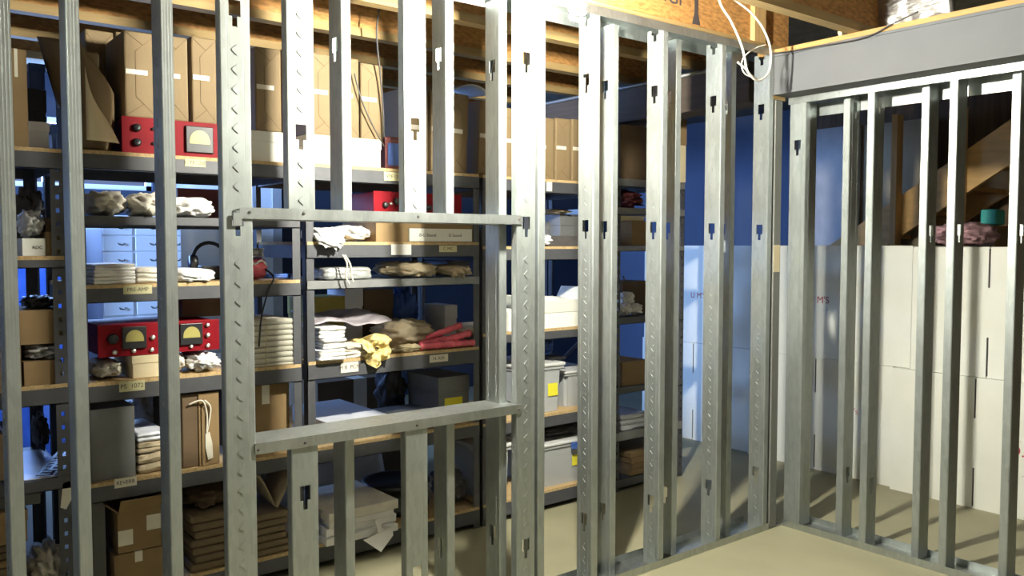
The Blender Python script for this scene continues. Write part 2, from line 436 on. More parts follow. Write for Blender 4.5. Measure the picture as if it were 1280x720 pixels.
def track(name, label, x0, x1, z, legs_up, wall='A', leg=.034, y0=0., w=.152, back=None):
    m = MB(); s = 1 if legs_up else -1; e = .0015
    a, b = sorted((z, z+s*e)); c, d2 = sorted((z, z+s*leg)); c3, d3 = sorted((z, z+s*(back or leg)))
    if wall == 'A':
        m.box(x0, x1, y0, y0+w, a, b); m.box(x0, x1, y0-e, y0, c, d2); m.box(x0, x1, y0+w, y0+w+e, c3, d3)
    else:
        m.box(y0, y0+w, x0, x1, a, b); m.box(y0-e, y0, x0, x1, c, d2); m.box(y0+w, y0+w+e, x0, x1, c3, d3)
    return tag(m.build('metal_track', GTRK, weld=False), label, 'track', 'steel tracks of the stud walls')
track('t', 'steel bottom track of the long stud wall on the concrete floor', -5.0, -.113, .001, True)
track('t', 'steel top track of the long stud wall under the joist', -5.0, -.128, 2.4235, False, leg=.036, back=.05)
track('t', 'steel bottom track of the right-hand stud wall on the concrete floor', -3.2, -.002, .001, True, 'B')
track('t', 'steel top track of the right-hand stud wall under the grey beam', -3.2, -.002, 2.198, False, 'B', leg=.034, back=.085)
def screw(x, z, p):
    MB().lathe([(.0, 0), (.005, 0), (.004, .002), (.0, .0025)], 10, Matrix.Translation((x, -.0015, z)) @ Matrix.Rotation(pi/2, 4, 'X')).build('screw', INK, p)
hd = track('t', 'steel header track across the top of the window opening', -2.832, -1.735, HZ, True)
for x in (-2.80, -2.625, -2.20, -1.75): screw(x, HZ+.02, hd)
sl = track('t', 'steel sill track across the bottom of the window opening', -2.795, -1.735, SZ, False)
for x in (-2.785, -2.63, -2.21, -1.75): screw(x, SZ-.02, sl)
MB().box(-2.852, -2.826, -.004, -.0015, HZ-.02, HZ+.016).build('bent_tab', GTRK, hd)

# ------------------------------------------------------------------ light bulb
BX, BY, BZ = -1.82, -.40, 2.268
t = thing('light_bulb', 'glowing spiral bulb hanging under the ceiling before the window opening', 'lamp', (BX, BY, BZ))
MB().tube([(.023*cos(q*.45), .023*sin(q*.45), -.058+q*.00165) for q in range(62)], .0062, 8).build('spiral_tube', GLASS, t, True)
MB().lathe([(0, .045), (.026, .045), (.028, .05), (.022, .075), (.0165, .08), (0, .08)], 20).build('ballast', PORC, t, True)
MB().lathe([(.0165, .08), (.02, .084), (.02, .10), (.012, .11), (.0, .11)], 24).build('lamp_holder', PORC, t, True)
MB().tube([(0, 0, .10), (.004, 0, .3), (0, 0, .425)], .004, 8).build('pendant_cord', BLACK, t, True)
MB().lathe([(0, .42), (.05, .42), (.055, .44), (.055, .4565), (0, .4565)], 20).build('ceiling_rose', PORC, t, True)

# ------------------------------------------------------------------ cables, foil
def smooth_path(pts, n=8):
    pts = [Vector(p) for p in pts]; out = []
    for i in range(len(pts)-1):
        p0, p1, p2, p3 = pts[max(i-1,0)], pts[i], pts[i+1], pts[min(i+2,len(pts)-1)]
        for k in range(n):
            u = k/n
            out.append(.5*((2*p1)+(p2-p0)*u+(2*p0-5*p1+4*p2-p3)*u*u+(3*p1-p0-3*p2+p3)*u**3))
    out.append(pts[-1]); return out
pp = [Vector((-.83, -.19, 2.724)), Vector((-.80, -.18, 2.64))]+[at(x, y, yy) for x, y, yy in ((899,0,-.16),(914,27,-.16),(926,54,-.16),(931,73,-.16),(934,88,-.16),(943,99,-.155),(951,100,-.15),(960,92,-.14),(963.5,76,-.14),(962,56,-.145),(953,34,-.15),(938,15,-.155),(919,0,-.16),(905,-12,-.16))]
t = thing('electrical_cable', 'white electrical cable looping down from the ceiling in front of the corner', 'cable', tuple(pp[0]))
o0 = Vector(pp[0])
MB().tube([p-o0 for p in smooth_path(pp)], .0052, 8).build('cable_loop', CABLE, t, True)
q1 = [at(x, y, yy) for x, y, yy in ((922,78,-.15),(930,84,-.152),(938,93,-.148),(946,99,-.140))]
MB().tube([p-o0 for p in smooth_path(q1)], .0045, 8).build('cable_end', CABLE, t, True)
q2 = [at(x, y, yy) for x, y, yy in ((944,98,-.135),(931,92,-.13),(927,80,-.13),(932,69,-.135),(945,60,-.14),(957,56,-.143))]
MB().tube([p-o0 for p in smooth_path(q2)], .003, 8).build('thin_strand', CABLE, t, True)
pw = [(-.140, y, z) for y, z in ((.02, 2.405), (-.1, 2.395), (-.25, 2.392), (-.42, 2.386), (-.52, 2.395), (-.60, 2.42), (-.72, 2.45))]
tag(MB().tube(smooth_path(pw), .0032, 6).build('wire', WIRED, smooth=True), 'thin dark wire drooping along the top of the grey beam', 'wire')
# foil-faced insulation lying over the beam
def ff(u, v):
    y = -.27 - .50*u; z = 2.43 + .30*v
    return (.10 - .03*sin(v*pi) + .012*noise.noise((u*9, v*6, 3)), y + .05*v*(u-.3), z)
t = thing('foil_insulation', 'crinkled silver foil bundle tucked above the grey beam', 'insulation', (0, 0, 0))
MB().sheet(ff, 26, 16, .04).build('foil_face', FOIL, t, True)
MB().sheet(lambda u, v: (.07+.05*u, -.245+.012*noise.noise((u*4, v*7, 1)), 2.43+.295*v), 6, 10, .02).build('paper_edge', CREAM, t, True)

# ------------------------------------------------------------------ racks
YF = .94
RACKS = []
def rack(label, x0, x1, shelves, depth=.60, top=None, holes=False, style=RACK, post=.038):
    top = top or max(s[0] for s in shelves)-.016
    RACKS.append((x0, x1, sorted((s[0], s[0]-(.014 if s[2] is BOARD else 0)-s[1]) for s in shelves)))
    t = thing('shelf_rack', label, 'shelving', (x0, YF, 0), 0, 'steel storage racks')
    w = x1-x0
    for px, sx in ((0, 1), (w, -1)):
        for py, sy in ((0, 1), (depth, -1)):
            m = MB()
            a, b = sorted((px, px+sx*post)); c, e = sorted((py, py+sy*.003)); f, g = sorted((px, px+sx*.003)); h, i = sorted((py, py+sy*post))
            if holes and py == 0:
                for z0, z1 in ((0, top),):
                    k = post/2-.006
                    m.box(a, a+k, c, e, 0, top); m.box(b-k, b, c, e, 0, top)
                    z = .02
                    m.box(a+k, b-k, c, e, 0, z)
                    while z < top-.05:
                        m.box(a+k, b-k, c, e, z+.016, min(z+.05, top)); z += .05
            else: m.box(a, b, c, e, 0, top)
            m.box(f, g, h, i, 0, top)
            m.build('post', style, t)
    for z, bh, dk in shelves:
        bm_ = style if dk is not RACKL else RACKL
        zt = z-(.014 if dk is BOARD else .0)
        MB().box(.004, w-.004, -.004, .0, zt-bh, zt).box(.004, w-.004, -.004, .03, zt-bh, zt-bh+.003).build('front_beam', bm_, t)
        MB().box(.004, w-.004, depth, depth+.004, zt-bh, zt).build('back_beam', bm_, t)
        for xx in (.004, w-.007): MB().box(xx, xx+.003, .001, depth-.001, zt-bh, zt).build('side_beam', bm_, t)
        if dk is BOARD: MB().box(.006, w-.006, -.003, depth-.004, zt, z).build('shelf_board', BOARD, t)
        else: MB().box(.006, w-.006, .001, depth-.001, zt-.004, zt-.0005).build('shelf_pan', bm_, t)
    return t

r1 = rack('dark steel rack at the far left with a perforated post, mostly boxes and papers', -4.03, -3.135,
     [(1.802, .06, BOARD), (1.412, .03, BOARD), (.941, .06, BOARD), (.594, .045, RACK), (.11, .06, BOARD)], holes=True, post=.045)
r2 = rack('dark steel rack left of the window opening carrying both big red audio units', -3.105, -2.215,
     [(1.806, .055, BOARD), (1.562, .035, RACK), (1.302, .055, BOARD), (.932, .062, BOARD), (.547, .06, BOARD), (.11, .06, BOARD)])
r3 = rack('dark steel rack seen through the framed window opening', -2.192, -1.252,
     [(1.81, .06, BOARD), (1.468, .06, BOARD), (1.294, .038, RACKL), (.937, .068, BOARD), (.549, .06, BOARD), (.11, .07, BOARD)])
r4 = rack('dark steel rack right of the window opening holding plastic tubs', -1.238, -.315,
     [(1.808, .06, BOARD), (1.447, .06, BOARD), (1.0, .045, BOARD), (.534, .06, BOARD), (.112, .07, BOARD)])
r5 = rack('narrow grey rack with perforated posts at the right end of the row', -.275, .325,
     [(1.84, .045, RACKL), (1.672, .04, RACKL), (1.448, .03, RACKL), (1.03, .04, RACK), (.62, .04, RACK), (.35, .05, RACKL), (.07, .05, RACK)], holes=True, post=.036)
br = MB(); br.tube([(.05, .61, .66), (.56, .61, 1.0)], .012, 6).tube([(.05, .612, 1.0), (.56, .612, .66)], .01, 6)
br.build('cross_brace', RACK, r5)

def card(rack_, px0, px1, pyc, hh, material, s=None, zoff=0, size=.02):
    """a label card stuck on a shelf edge: moves with its rack"""
    a, b = at(px0, pyc, YF-.006), at(px1, pyc, YF-.006)
    o = MB().box(-(b.x-a.x)/2, (b.x-a.x)/2, -.0012, 0, -hh/2, hh/2).build('shelf_label', material, rack_, loc=((a.x+b.x)/2-rack_.location.x, -.0055, a.z))
    if s: text('lettering', s, size, INK, o, (0, -.0016, 0), depth=.0002)
    return o
card(r2, 231, 257, 203, .030, YCARD, '11TE 1200')
card(r3, 480, 500, 220, .040, YCARD, 'VTE 12')
card(r2, 154, 190, 362.5, .034, YCARD, 'PRE-AMP')
card(r2, 149, 181, 484, .040, YCARD, 'PS  1072', size=.024)
card(r2, 143, 171, 605, .036, TAPEW, 'REVERB')
card(r3, 489, 514, 312, .050, WHITE)
card(r3, 549, 571, 311, .032, YCARD, 'C. MIC')
card(r3, 426, 448, 460, .046, TAPEW, 'M 8  PCM', size=.026)
card(r3, 537, 560, 449, .036, TAPEW, 'H. XLR', size=.022)
card(r4, 683, 690, 233, .05, TAPEW)

# ------------------------------------------------------------------ builders for the goods
def finish(t, loc, rz=0):
    t.location = loc; t.rotation_euler.z = rz; return t

def carton(label, cat, loc, w, d, h, m=CARD, rz=0., tape=True, opened=False, group=None, name='carton', tm=TAPEW):
    """corrugated box: body, two top flaps with a gap, strip of tape running down the front"""
    t = thing(name, label, cat, loc, rz, group)
    b = MB(); e = .004
    b.box(-w/2, w/2, 0, e, 0, h); b.box(-w/2, w/2, d-e, d, 0, h); b.box(-w/2, -w/2+e, e, d-e, 0, h); b.box(w/2-e, w/2, e, d-e, 0, h); b.box(-w/2+e, w/2-e, e, d-e, 0, e)
    b.build('body', m, t)
    if opened:
        g = MB(); g.box(-w/2+.003, w/2-.003, -.003, .001, 0, .07, Matrix.Translation((0, .0, h-.002)) @ Matrix.Rotation(R(opened), 4, 'X'))
        g.build('front_flap', m, t)
        g = MB(); g.box(-.003, .001, .004, d-.004, 0, w*.36, Matrix.Translation((-w/2+.002, 0, h-.002)) @ Matrix.Rotation(R(-48), 4, 'Y')); g.build('side_flap', m, t)
        g = MB(); g.box(-.001, .003, .004, d-.004, 0, w*.36, Matrix.Translation((w/2-.002, 0, h-.002)) @ Matrix.Rotation(R(30), 4, 'Y')); g.build('side_flap', m, t)
    else:
        MB().box(-w/2, w/2, 0, d/2-.0012, h, h+.003).build('top_flap', m, t)
        MB().box(-w/2, w/2, d/2+.0012, d, h, h+.003).build('top_flap', m, t)
        if tape: MB().box(-w*.08, w*.08, -.0009, -.0001, h*.72, h+.0038).box(-w*.08, w*.08, -.0009, d, h+.003, h+.0038).build('packing_tape', tm, t)
    return t

def tray(label, loc, w, d, h, m, name='tray_box', cat='box', lip=.012, rz=0):
    """lidded flat box: body and a slightly larger lid"""
    t = thing(name, label, cat, loc, rz)
    MB().box(-w/2+.003, w/2-.003, .003, d-.003, 0, h*.97, bev=.002).build('body', m, t)
    MB().box(-w/2, w/2, 0, d, h-max(lip, h*.35), h, bev=.002).build('lid', m, t)
    return t

def kraft_block(label, loc, w, d, h, rz=0., tilt=0., tape=True, flip=1):
    t = thing('wrapped_bundle', label, 'parcel', loc, rz, 'kraft paper parcels standing on the top shelves')
    t.rotation_euler.y = tilt
    MB().box(-w/2, w/2, 0, d, 0, h, bev=min(.007, w*.15)).build('wrapping', KRAFT, t, False)
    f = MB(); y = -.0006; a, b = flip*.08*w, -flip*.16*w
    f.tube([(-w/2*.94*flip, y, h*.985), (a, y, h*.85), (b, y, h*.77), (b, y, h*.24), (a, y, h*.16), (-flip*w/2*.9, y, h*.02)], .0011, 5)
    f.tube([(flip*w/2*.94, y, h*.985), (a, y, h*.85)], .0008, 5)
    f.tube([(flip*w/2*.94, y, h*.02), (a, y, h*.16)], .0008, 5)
    f.build('fold_shade_line', FOLD_SHADE, t)  # dark tubes along the folds, painted in for flap-edge shadows
    if tape: MB().box(-w*.46, w*.2, -.0024, -.0004, h*.50, h*.555).build('paper_label', TAPEW, t)
    return t

def blob(name, w, d, h, seed, m, parent=None, lump=.16, freq=3.2, sub=4, p=2.6, droop=0., front=0., crease=0.):
    """a soft bundle resting on z=0; with `droop` whatever lies before y=front hangs down"""
    b = MB(); bmesh.ops.create_icosphere(b.b, subdivisions=sub, radius=1.)
    for v in b.b.verts:
        n = v.co.copy()
        k = (abs(n.x)**p+abs(n.y)**p+abs(n.z)**p)**(-1/p)
        q = n*k
        s = noise.noise(n*freq+Vector((seed*3.1, seed*1.7, seed)))
        s2 = abs(noise.noise(n*freq*2.3+Vector((seed, 5, seed*2))))
        s3 = abs(noise.noise(Vector((n.x*freq*1.2, n.y*freq*1.2, n.z*freq*5))+Vector((seed*2, 1, 3))))
        q *= 1+lump*s-lump*.9*(.5-s2)*(1 if crease == 0 else .6)-crease*s3
        x, y, z = q.x*w/2, q.y*d/2+d/2, max(q.z*h/2+h/2, 0)
        if droop and y < front:
            z -= droop*min(1, ((front-y)/max(front+d*.08, .01)))
        v.co = (x, y, z)
    return b.build(name, m, parent, True)

def bundle(label, cat, loc, w, d, h, seed, m, name='cloth_bundle', rz=0., group=None, **k):
    o = blob(name, w, d, h, seed, m, None, **k); o.location = loc; o.rotation_euler.z = rz
    return tag(o, label, cat, group)

def folded(label, cat, loc, w, d, h, seed, m, name='folded_cloth', rz=0., group=None, layers=3, sag=.0, cover=False):
    """cloth or paper folded over itself: a stack of rounded leaves joined at a fold on the front"""
    t = MB(); lh = h/layers
    for i in range(layers):
        n0 = len(t.b.verts)
        t.box(-w/2, w/2, 0, d, i*lh, (i+1)*lh-.0006, bev=lh*.44)
    bmesh.ops.subdivide_edges(t.b, edges=[e for e in t.b.edges if e.calc_length() > w*.25], cuts=5, use_grid_fill=True)
    for v in t.b.verts:
        nn = noise.noise(Vector((v.co.x*9/w*.3, v.co.y*4, v.co.z*70+seed)))
        li = int(v.co.z/lh+.001)
        v.co.x += (.018*noise.noise((li*3.3+seed, 2, 1)) + .008*nn)*w*2
        v.co.y += .02*noise.noise((li*5.3+seed, 7, 1))+.012*nn
        if v.co.z > .002: v.co.z += .25*lh*noise.noise(Vector((v.co.x*7, v.co.y*6, seed)))
        if sag: v.co.z -= sag*max(0, -v.co.y/.05)
    o = t.build(name, m, smooth=False); o.location = loc; o.rotation_euler.z = rz
    return tag(o, label, cat, group)

def audio_unit(label, loc, w, h, d, knobs, meters, rz=0., extra=None):
    t = thing('audio_unit', label, 'audio equipment', loc, rz, 'red rack-mount audio units')
    MB().box(-w/2, w/2, 0, .008, 0, h, bev=.0015).build('front_panel', RED, t)
    MB().box(-w/2+.012, w/2-.012, .008, d, .004, h-.004, bev=.002).build('case', RED, t)
    for (x, z, s) in meters:
        q = MB().box(-s*.62, s*.62, -.012, .0, -s*.60, s*.60, bev=.003).build('meter', BLACK, t, loc=(x*w/2, 0, z*h))
        pts = [(s*.46*cos(a), s*.5*sin(a)-.08*s) for a in [pi*i/12 for i in range(13)]]
        MB().prism(pts+[(-s*.46, -s*.2), (s*.46, -s*.2)], 'y', -.0135, -.0119).build('dial', METER, q)
    for (x, z, r, m) in knobs:
        MB().lathe([(0, 0), (r, 0), (r*.92, r*.9), (r*.6, r*1.1), (0, r*1.1)], 14, Matrix.Translation((x*w/2, 0, z*h)) @ Matrix.Rotation(pi/2, 4, 'X')).build('knob', m, t, True)
    return t

def tub(label, loc, w, d, h, yellow, lidm=BINL, rz=0., clip=False):
    t = thing('storage_tub', label, 'plastic tub', loc, rz, 'clear plastic storage tubs')
    b = MB(); e = .003; s = .9
    def ring(k, z): return [(-w/2*k, d/2-d/2*k), (w/2*k, d/2-d/2*k), (w/2*k, d/2+d/2*k), (-w/2*k, d/2+d/2*k)], z
    lv = [ring(s, 0), ring(.96, h*.86), ring(1.0, h*.87), ring(1.0, h*.93)]
    vs = [[b.b.verts.new((p[0], p[1], z)) for p in r_] for r_, z in lv]
    for a, c in zip(vs, vs[1:]):
        for i in range(4): b.b.faces.new((a[i], a[(i+1)%4], c[(i+1)%4], c[i]))
    b.b.faces.new(vs[0]); b.b.faces.new(vs[-1])
    bmesh.ops.bevel(b.b, geom=[e_ for e_ in b.b.edges if abs(e_.verts[0].co.z-e_.verts[1].co.z) > .02], offset=.02, segments=3, affect='EDGES')
    b.build('body', BIN, t)
    MB().box(-w/2-.008, w/2+.008, -.008, d+.008, h*.93, h, bev=.006).build('lid', lidm, t)
    if yellow: MB().box(-.035, .035, -.001, .0005, -.035, .035, Matrix.Rotation(R(-3), 4, 'X')).build('yellow_label', YEL, t, loc=(yellow[0]*w/2, d/2-d/2*.945, yellow[1]*h))
    if clip: MB().box(-.05, .05, -.02, .0, -.025, .012, bev=.004).build('clip', BLUE, t, loc=(clip*w/2, -.008, h*.90))
    return t

def slab(label, cat, loc, w, d, h, m, name, rz=0., bev=.004, group=None, rx=0.):
    o = MB().box(-w/2, w/2, 0, d, 0, h, bev=min(bev, h*.4)).build(name, m)
    o.location = loc; o.rotation_euler = (rx, 0, rz)
    return tag(o, label, cat, group)

def wavy(label, cat, f, m, name, nu=16, nv=10, th=.002):
    return tag(MB().sheet(f, nu, nv, th).build(name, m, smooth=True), label, cat)

# ------------------------------------------------------------------ goods on the racks
def geo(pl, pr, pt, z0, y):
    """x centre, base z, width and height of an item on a surface at z0, kept inside its own bay of the rack"""
    xc, wd, zt, zb = span(pl, pr, pt, pt+20, y)
    a, b = xc-wd/2, xc+wd/2
    for x0, x1, sh in RACKS:
        if x0 <= xc <= x1:
            a, b = max(a, x0+.006), min(b, x1-.006)
            up = [lo for z, lo in sh if z > z0+.02]
            if up: zt = min(zt, min(up)-.006)
    return ((a+b)/2, y, z0), b-a, max(zt-z0, .01)

# ---- rack left of the window, top shelf
Z = 1.807
loc, wd, h = geo(152, 276, 150, Z, .965)
audio_unit('red audio unit with one lit yellow meter under the paper parcels on the top shelf', loc, wd, h, .36,
    [(.30, .28, .007, BLACK), (.46, .62, .007, BLACK), (.80, .70, .007, BLACK), (.80, .42, .007, BLACK), (.80, .16, .007, BLACK), (.48, .17, .006, BLACK), (-.72, .70, .016, BLACK), (-.72, .30, .016, BLACK), (-.4, .7, .007, BLACK), (-.4, .3, .007, BLACK)],
    [(.53, .50, .088)])
ZT = Z+h+.002
for pl, pr, pt, lab in ((154, 196, 40, 'wide shaded kraft parcel at the left end on the upper red unit'),
                        (199, 235, 45, 'kraft parcel half behind a stud on the upper red unit'),
                        (238.5, 270.5, 47, 'kraft parcel at the right end on the upper red unit, its folded end facing out')):
    loc, wd, h = geo(pl, pr, pt, ZT, .99); kraft_block(lab, loc, wd-.003, .30, h)
loc, wd, h = geo(282, 360, 163, Z, .965)
tray('white cardboard box brightly lit beneath a kraft parcel beside the left window jamb', loc, wd, .34, h, WCARD)
zb = Z+h+.002
loc, wd, h = geo(318.5, 351.5, 60, zb, .985); kraft_block('kraft parcel alone on the bright white box', loc, wd-.002, .28, h, flip=1)
loc, wd, h = geo(353, 375, 62, zb, .985); kraft_block('kraft parcel hidden behind the wide stud above the window opening', loc, wd-.002, .28, h)
loc, wd, h = geo(106, 142, 38, Z, 1.30); kraft_block('kraft parcel at the back behind the torn open one', loc, wd, .2, h, tape=False, flip=-1)
loc, wd, h = geo(144.5, 158, 40, Z, 1.30); kraft_block('narrow kraft parcel at the back, mostly covered', loc, wd, .2, h, tape=False)
# torn open kraft wrapper with curled flaps
loc, wd, h = geo(66, 150, 48, Z, .985)
t = thing('torn_wrapper', 'torn open kraft paper wrapper gaping at the left end of the top shelf', 'wrapper', loc)
W, H = wd, h
MB().box(-W*.48, W*.12, .03, .30, 0, H*.90, bev=.006).build('wrapped_core', KRAFT, t)
def f1(u, v):
    re = .10+.66*min(1, u/.40)**.8-.06*max(0, u-.7)
    return (W*(-.30+v*re)+.012*noise.noise((u*3, v*2, 1)), -.012-.06*sin(v*pi*.8)*(.3+.7*sin(u*pi))+.12*v*v, H*(.95-.94*u)*(1-.03*v)+.004)
MB().sheet(f1, 22, 14, .0015).build('curled_flap', KRAFT, t, True)
def f2(u, v):
    return (W*(-.30+v*(.10+.60*u)), -.085-.02*sin(v*pi)+.05*v, H*(.70-.64*u)*(1-.38*v*(1-u))+.006)
MB().sheet(f2, 14, 8, .0015).build('inner_sheet', CREAM, t, True)
def f3(u, v):
    return (-W/2-.085*(1-v)*(1-.75*u), -.02*sin(v*pi)+.12*(1-v), H*(1.02-.62*u)-.03*v)
MB().sheet(f3, 12, 6, .0015).build('outer_flap', KRAFT, t, True)

# ---- far left rack
Z = 1.803
loc, wd, h = geo(6, 33, 62, Z, .96); carton('tall brown carton at the far left of the top shelf', 'carton', loc, wd, .4, h, CARD)
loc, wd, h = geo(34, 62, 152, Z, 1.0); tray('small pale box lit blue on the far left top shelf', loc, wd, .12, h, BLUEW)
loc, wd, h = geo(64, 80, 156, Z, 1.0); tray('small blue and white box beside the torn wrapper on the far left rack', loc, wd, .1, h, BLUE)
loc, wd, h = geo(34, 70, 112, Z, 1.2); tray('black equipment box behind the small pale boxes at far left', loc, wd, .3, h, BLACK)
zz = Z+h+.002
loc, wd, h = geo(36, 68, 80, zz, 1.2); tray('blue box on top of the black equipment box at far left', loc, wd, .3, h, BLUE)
Z = 1.413
loc, wd, h = geo(28, 57, 299, Z, .96); carton('small white carton with handwriting at far left below the top shelf', 'carton', loc, wd, .2, h, WCARD, tape=False)
text('lettering', 'ADC', .016, INK, [o for o in COL.objects if o.get('label', '').startswith('small white carton with handwriting')][0], (.01, -.0015, h*.5))
zz = Z+h+.004
loc, wd, h = geo(58, 77, 291, Z, .955); carton('small tan carton beside the small white carton at far left', 'carton', loc, wd, .2, h, CARD, tape=False)
loc, wd, h = geo(28, 60, 262, zz, .97); bundle('crumpled clear white plastic bag on the small white carton', 'bag', loc, wd, .2, h, 3, BINL, name='plastic_bag', lump=.3)
loc, wd, h = geo(56, 71, 272, zz+.01, 1.0); tray('little brown box beside the crumpled plastic bag', loc, wd, .1, h, CARDD)
loc, wd, h = geo(20, 72, 232, Z+.001, 1.22); bundle('black soft bag at the back of the far left second shelf', 'bag', loc, wd, .25, h, 5, CLOTHD, name='soft_bag', lump=.3)
Z = .942
loc, wd, h = geo(30, 78, 452, Z, .955); carton('flat brown carton lowest in the far left middle stack', 'carton', loc, wd, .35, h, CARD, tape=False)
zz = Z+h+.004
loc, wd, h = geo(30, 80, 430, zz, .965); bundle('grey crumpled papers between two brown cartons at far left', 'papers', loc, wd, .3, h, 8, GREYL, name='paper_bundle', lump=.3, p=4)
zz += h+.002
loc, wd, h = geo(4, 80, 389, zz, .955); carton('brown carton topmost of the far left middle stack', 'carton', loc, wd, .35, h, CARD, tape=False)
zz += h+.004
loc, wd, h = geo(32, 75, 371, zz, .98); bundle('black cables and scraps heaped on the topmost brown carton', 'scraps', loc, wd, .2, h, 9, BLACK, name='cable_heap', lump=.4, freq=5)
loc, wd, h = geo(-6, 26, 428, Z, .955); carton('large brown carton cut by the left edge of the photo', 'carton', loc, wd, .35, h, CARD)
Z = .595
# punched metal strips lying tilted
for i, (px, lab) in enumerate(((58, 'punched metal strip on the far left shelf, left of the pair'), (74, 'punched metal strip on the far left shelf, right of the pair'))):
    p = at(px-14, 588, .96); m = MB(); L, wd = .42, .055
    m.box(0, wd*.2, 0, L, 0, .003); m.box(wd*.8, wd, 0, L, 0, .003); y = 0
    while y < L-.001:
        m.box(wd*.2, wd*.8, y, y+.014, 0, .003); y += .034
    o = m.build('metal_strip', BLACK); o.location = (p.x, .955, Z+.012+.012*i); o.rotation_euler = (R(4), 0, R(-24)); tag(o, lab, 'metal strip')
loc, wd, h = geo(5, 86, 588, Z, .95); slab('pale sheet of paper lying under the punched metal strips', 'paper', loc, wd*.95, .5, .004, BLUEW, 'paper_sheet')
loc, wd, h = geo(-4, 20, 545, Z+.006, .99); carton('dark brown carton at the far left above the lowest shelf', 'carton', loc, wd, .3, h, CARDD)
loc, wd, h = geo(46, 82, 520, Z+.02, 1.28); bundle('dark heap of cables at the back of the far left shelf', 'cables', loc, wd, .2, h, 4, CLOTHD, name='cable_heap', lump=.4)
Z = .111
for i, (pt, lab) in enumerate(((709, 'lowest'), (700, 'second'), (690, 'third'), (681, 'topmost'))):
    pb = (722, 709, 700, 690)[i]
    xc, wd, zt, zb = span(-8, 32, pt, pb, .96)
    zb = Z if i == 0 else zz
    slab('brown folded paper bag, %s of the pile at the bottom far left' % ('lowest' if i == 0 else ('second from the bottom', 'third from the bottom', 'topmost')[i-1]), 'paper bag', (xc+(.006, -.004, .005, 0)[i], .955+(.004, 0, .01, .005)[i], zb+.0005), wd, .4, zt-zb-.001, (KBAG, CARD, KBAG, CARDD)[i], 'folded_bag', bev=.012, group='folded bags at the bottom far left')
    zz = zt
loc, wd, h = geo(-8, 35, 640, zz+.001, .96); tray('brown box with an orange side on the bag pile at the bottom far left', loc, wd, .35, h, CARD)
zz += h+.003
loc, wd, h = geo(-8, 52, 612, zz, 1.0); tray('grey lidded box topmost at the bottom far left', loc, wd, .3, h, GREY)
loc, wd, h = geo(40, 88, 690, Z, .97); bundle('crumpled off-white paper at the bottom beside the perforated post', 'paper', loc, wd, .25, h, 12, CLOTHW, name='crumpled_paper', lump=.45, freq=4)
MB().prism([(-.02, .05), (.02, .06), (.016, .0), (-.012, -.05), (-.03, -.04)], 'y', -.003, 0).build('paper_tag', TAPEW, r1, loc=(.885, -.001, .52))

# ---- rack left of the window: thin shelf at 1.562
Z = 1.563
loc, wd, h = geo(111, 167, 243, Z, .95); bundle('rolled off-white cloth at the left end of the thin shelf', 'cloth', loc, wd, .28, h*1.25, 21, CLOTHW, lump=.22, crease=.25, droop=.0)
loc, wd, h = geo(168, 212, 246, Z, .935); bundle('grey-white cloth drooping over the thin shelf edge, middle one', 'cloth', (loc[0], .91, Z), wd, .28, h*1.25, 23, CLOTHW, lump=.3, droop=.05, front=.03)
loc, wd, h = geo(212, 275, 250, Z, .95); bundle('bright white cloth at the right end of the thin shelf', 'cloth', loc, wd, .26, h*1.25, 25, WHITE, lump=.25, crease=.2)
loc, wd, h = geo(222, 278, 236, Z, 1.26); tray('maroon box behind the white cloths on the thin shelf', loc, wd, .2, h, MAROON)
loc, wd, h = geo(336, 368, 283, Z-.0005, 1.0); tray('dark red flat box on the thin shelf seen in the window opening', loc, wd, .2, max(h, .03), MAROON)
# ---- shelf at 1.302
Z = 1.303
zz = Z
for i, (pt, lab) in enumerate(((346, 'lowest'), (338, 'middle'), (330, 'topmost'))):
    loc, wd, h = geo(117+i*.8, 170, pt, zz, .945); folded('folded newsprint bundle, %s of the left pile under the rolled cloth' % lab, 'newsprint', loc, wd, .34, h, 30+i, WHITE, name='newsprint_bundle', layers=2, group='folded newsprint bundles'); zz += h+.001
loc, wd, h = geo(171, 216, 335, Z, .945); folded('folded newsprint tied with dark red cord, half behind a stud', 'newsprint', loc, wd, .34, h, 41, CLOTHW, name='newsprint_bundle', layers=3, group='folded newsprint bundles')
loc, wd, h = geo(220, 274, 336, Z, .925); bundle('white padded cloth pack bulging over its shelf edge, above the lower red unit', 'cloth', (loc[0], .915, Z), wd, .34, h, 45, WHITE, lump=.08, p=4.5, droop=.02, front=.02, crease=.1)
loc, wd, h = geo(308, 335, 322, Z, .98); bundle('red package with white straps on the shelf beside the left window jamb', 'package', loc, wd+.02, .2, h, 47, PINK, name='soft_package', lump=.1, p=4)
zz = Z+h
loc, wd, h = geo(308, 336, 311, zz, 1.0)
h = min(h, .06); zz += .002
t = thing('tape_spool', 'grey spool sitting on the red package', 'spool', (loc[0], loc[1]+.06, zz))
MB().lathe([(0, 0), (wd/2, 0), (wd/2, h*.2), (wd*.46, h*.25), (wd*.46, h*.8), (wd/2, h*.85), (wd/2, h), (wd*.2, h), (wd*.2, h*.7), (0, h*.7)], 24).build('reel', GREY, t)
MB().tube(smooth_path([(-.07, -.070, -.030), (-.04, -.072, -.012), (-.02, -.074, -.03), (.01, -.074, -.015), (.035, -.072, -.035)]), .005, 6).build('white_strap', WHITE, t, True)
p = at(345, 343, .98)
o = thing('blue_cable', 'bright blue cable coiled next to the red package', 'cable', (p.x+.02, 1.0, Z))
MB().tube([(.07*cos(a)*(1+.1*sin(3*a)), .07*sin(a)*.8+.03, .008+.012*(a/12)) for a in [i*.3 for i in range(42)]], .007, 6).build('coil', BLUE, o, True)
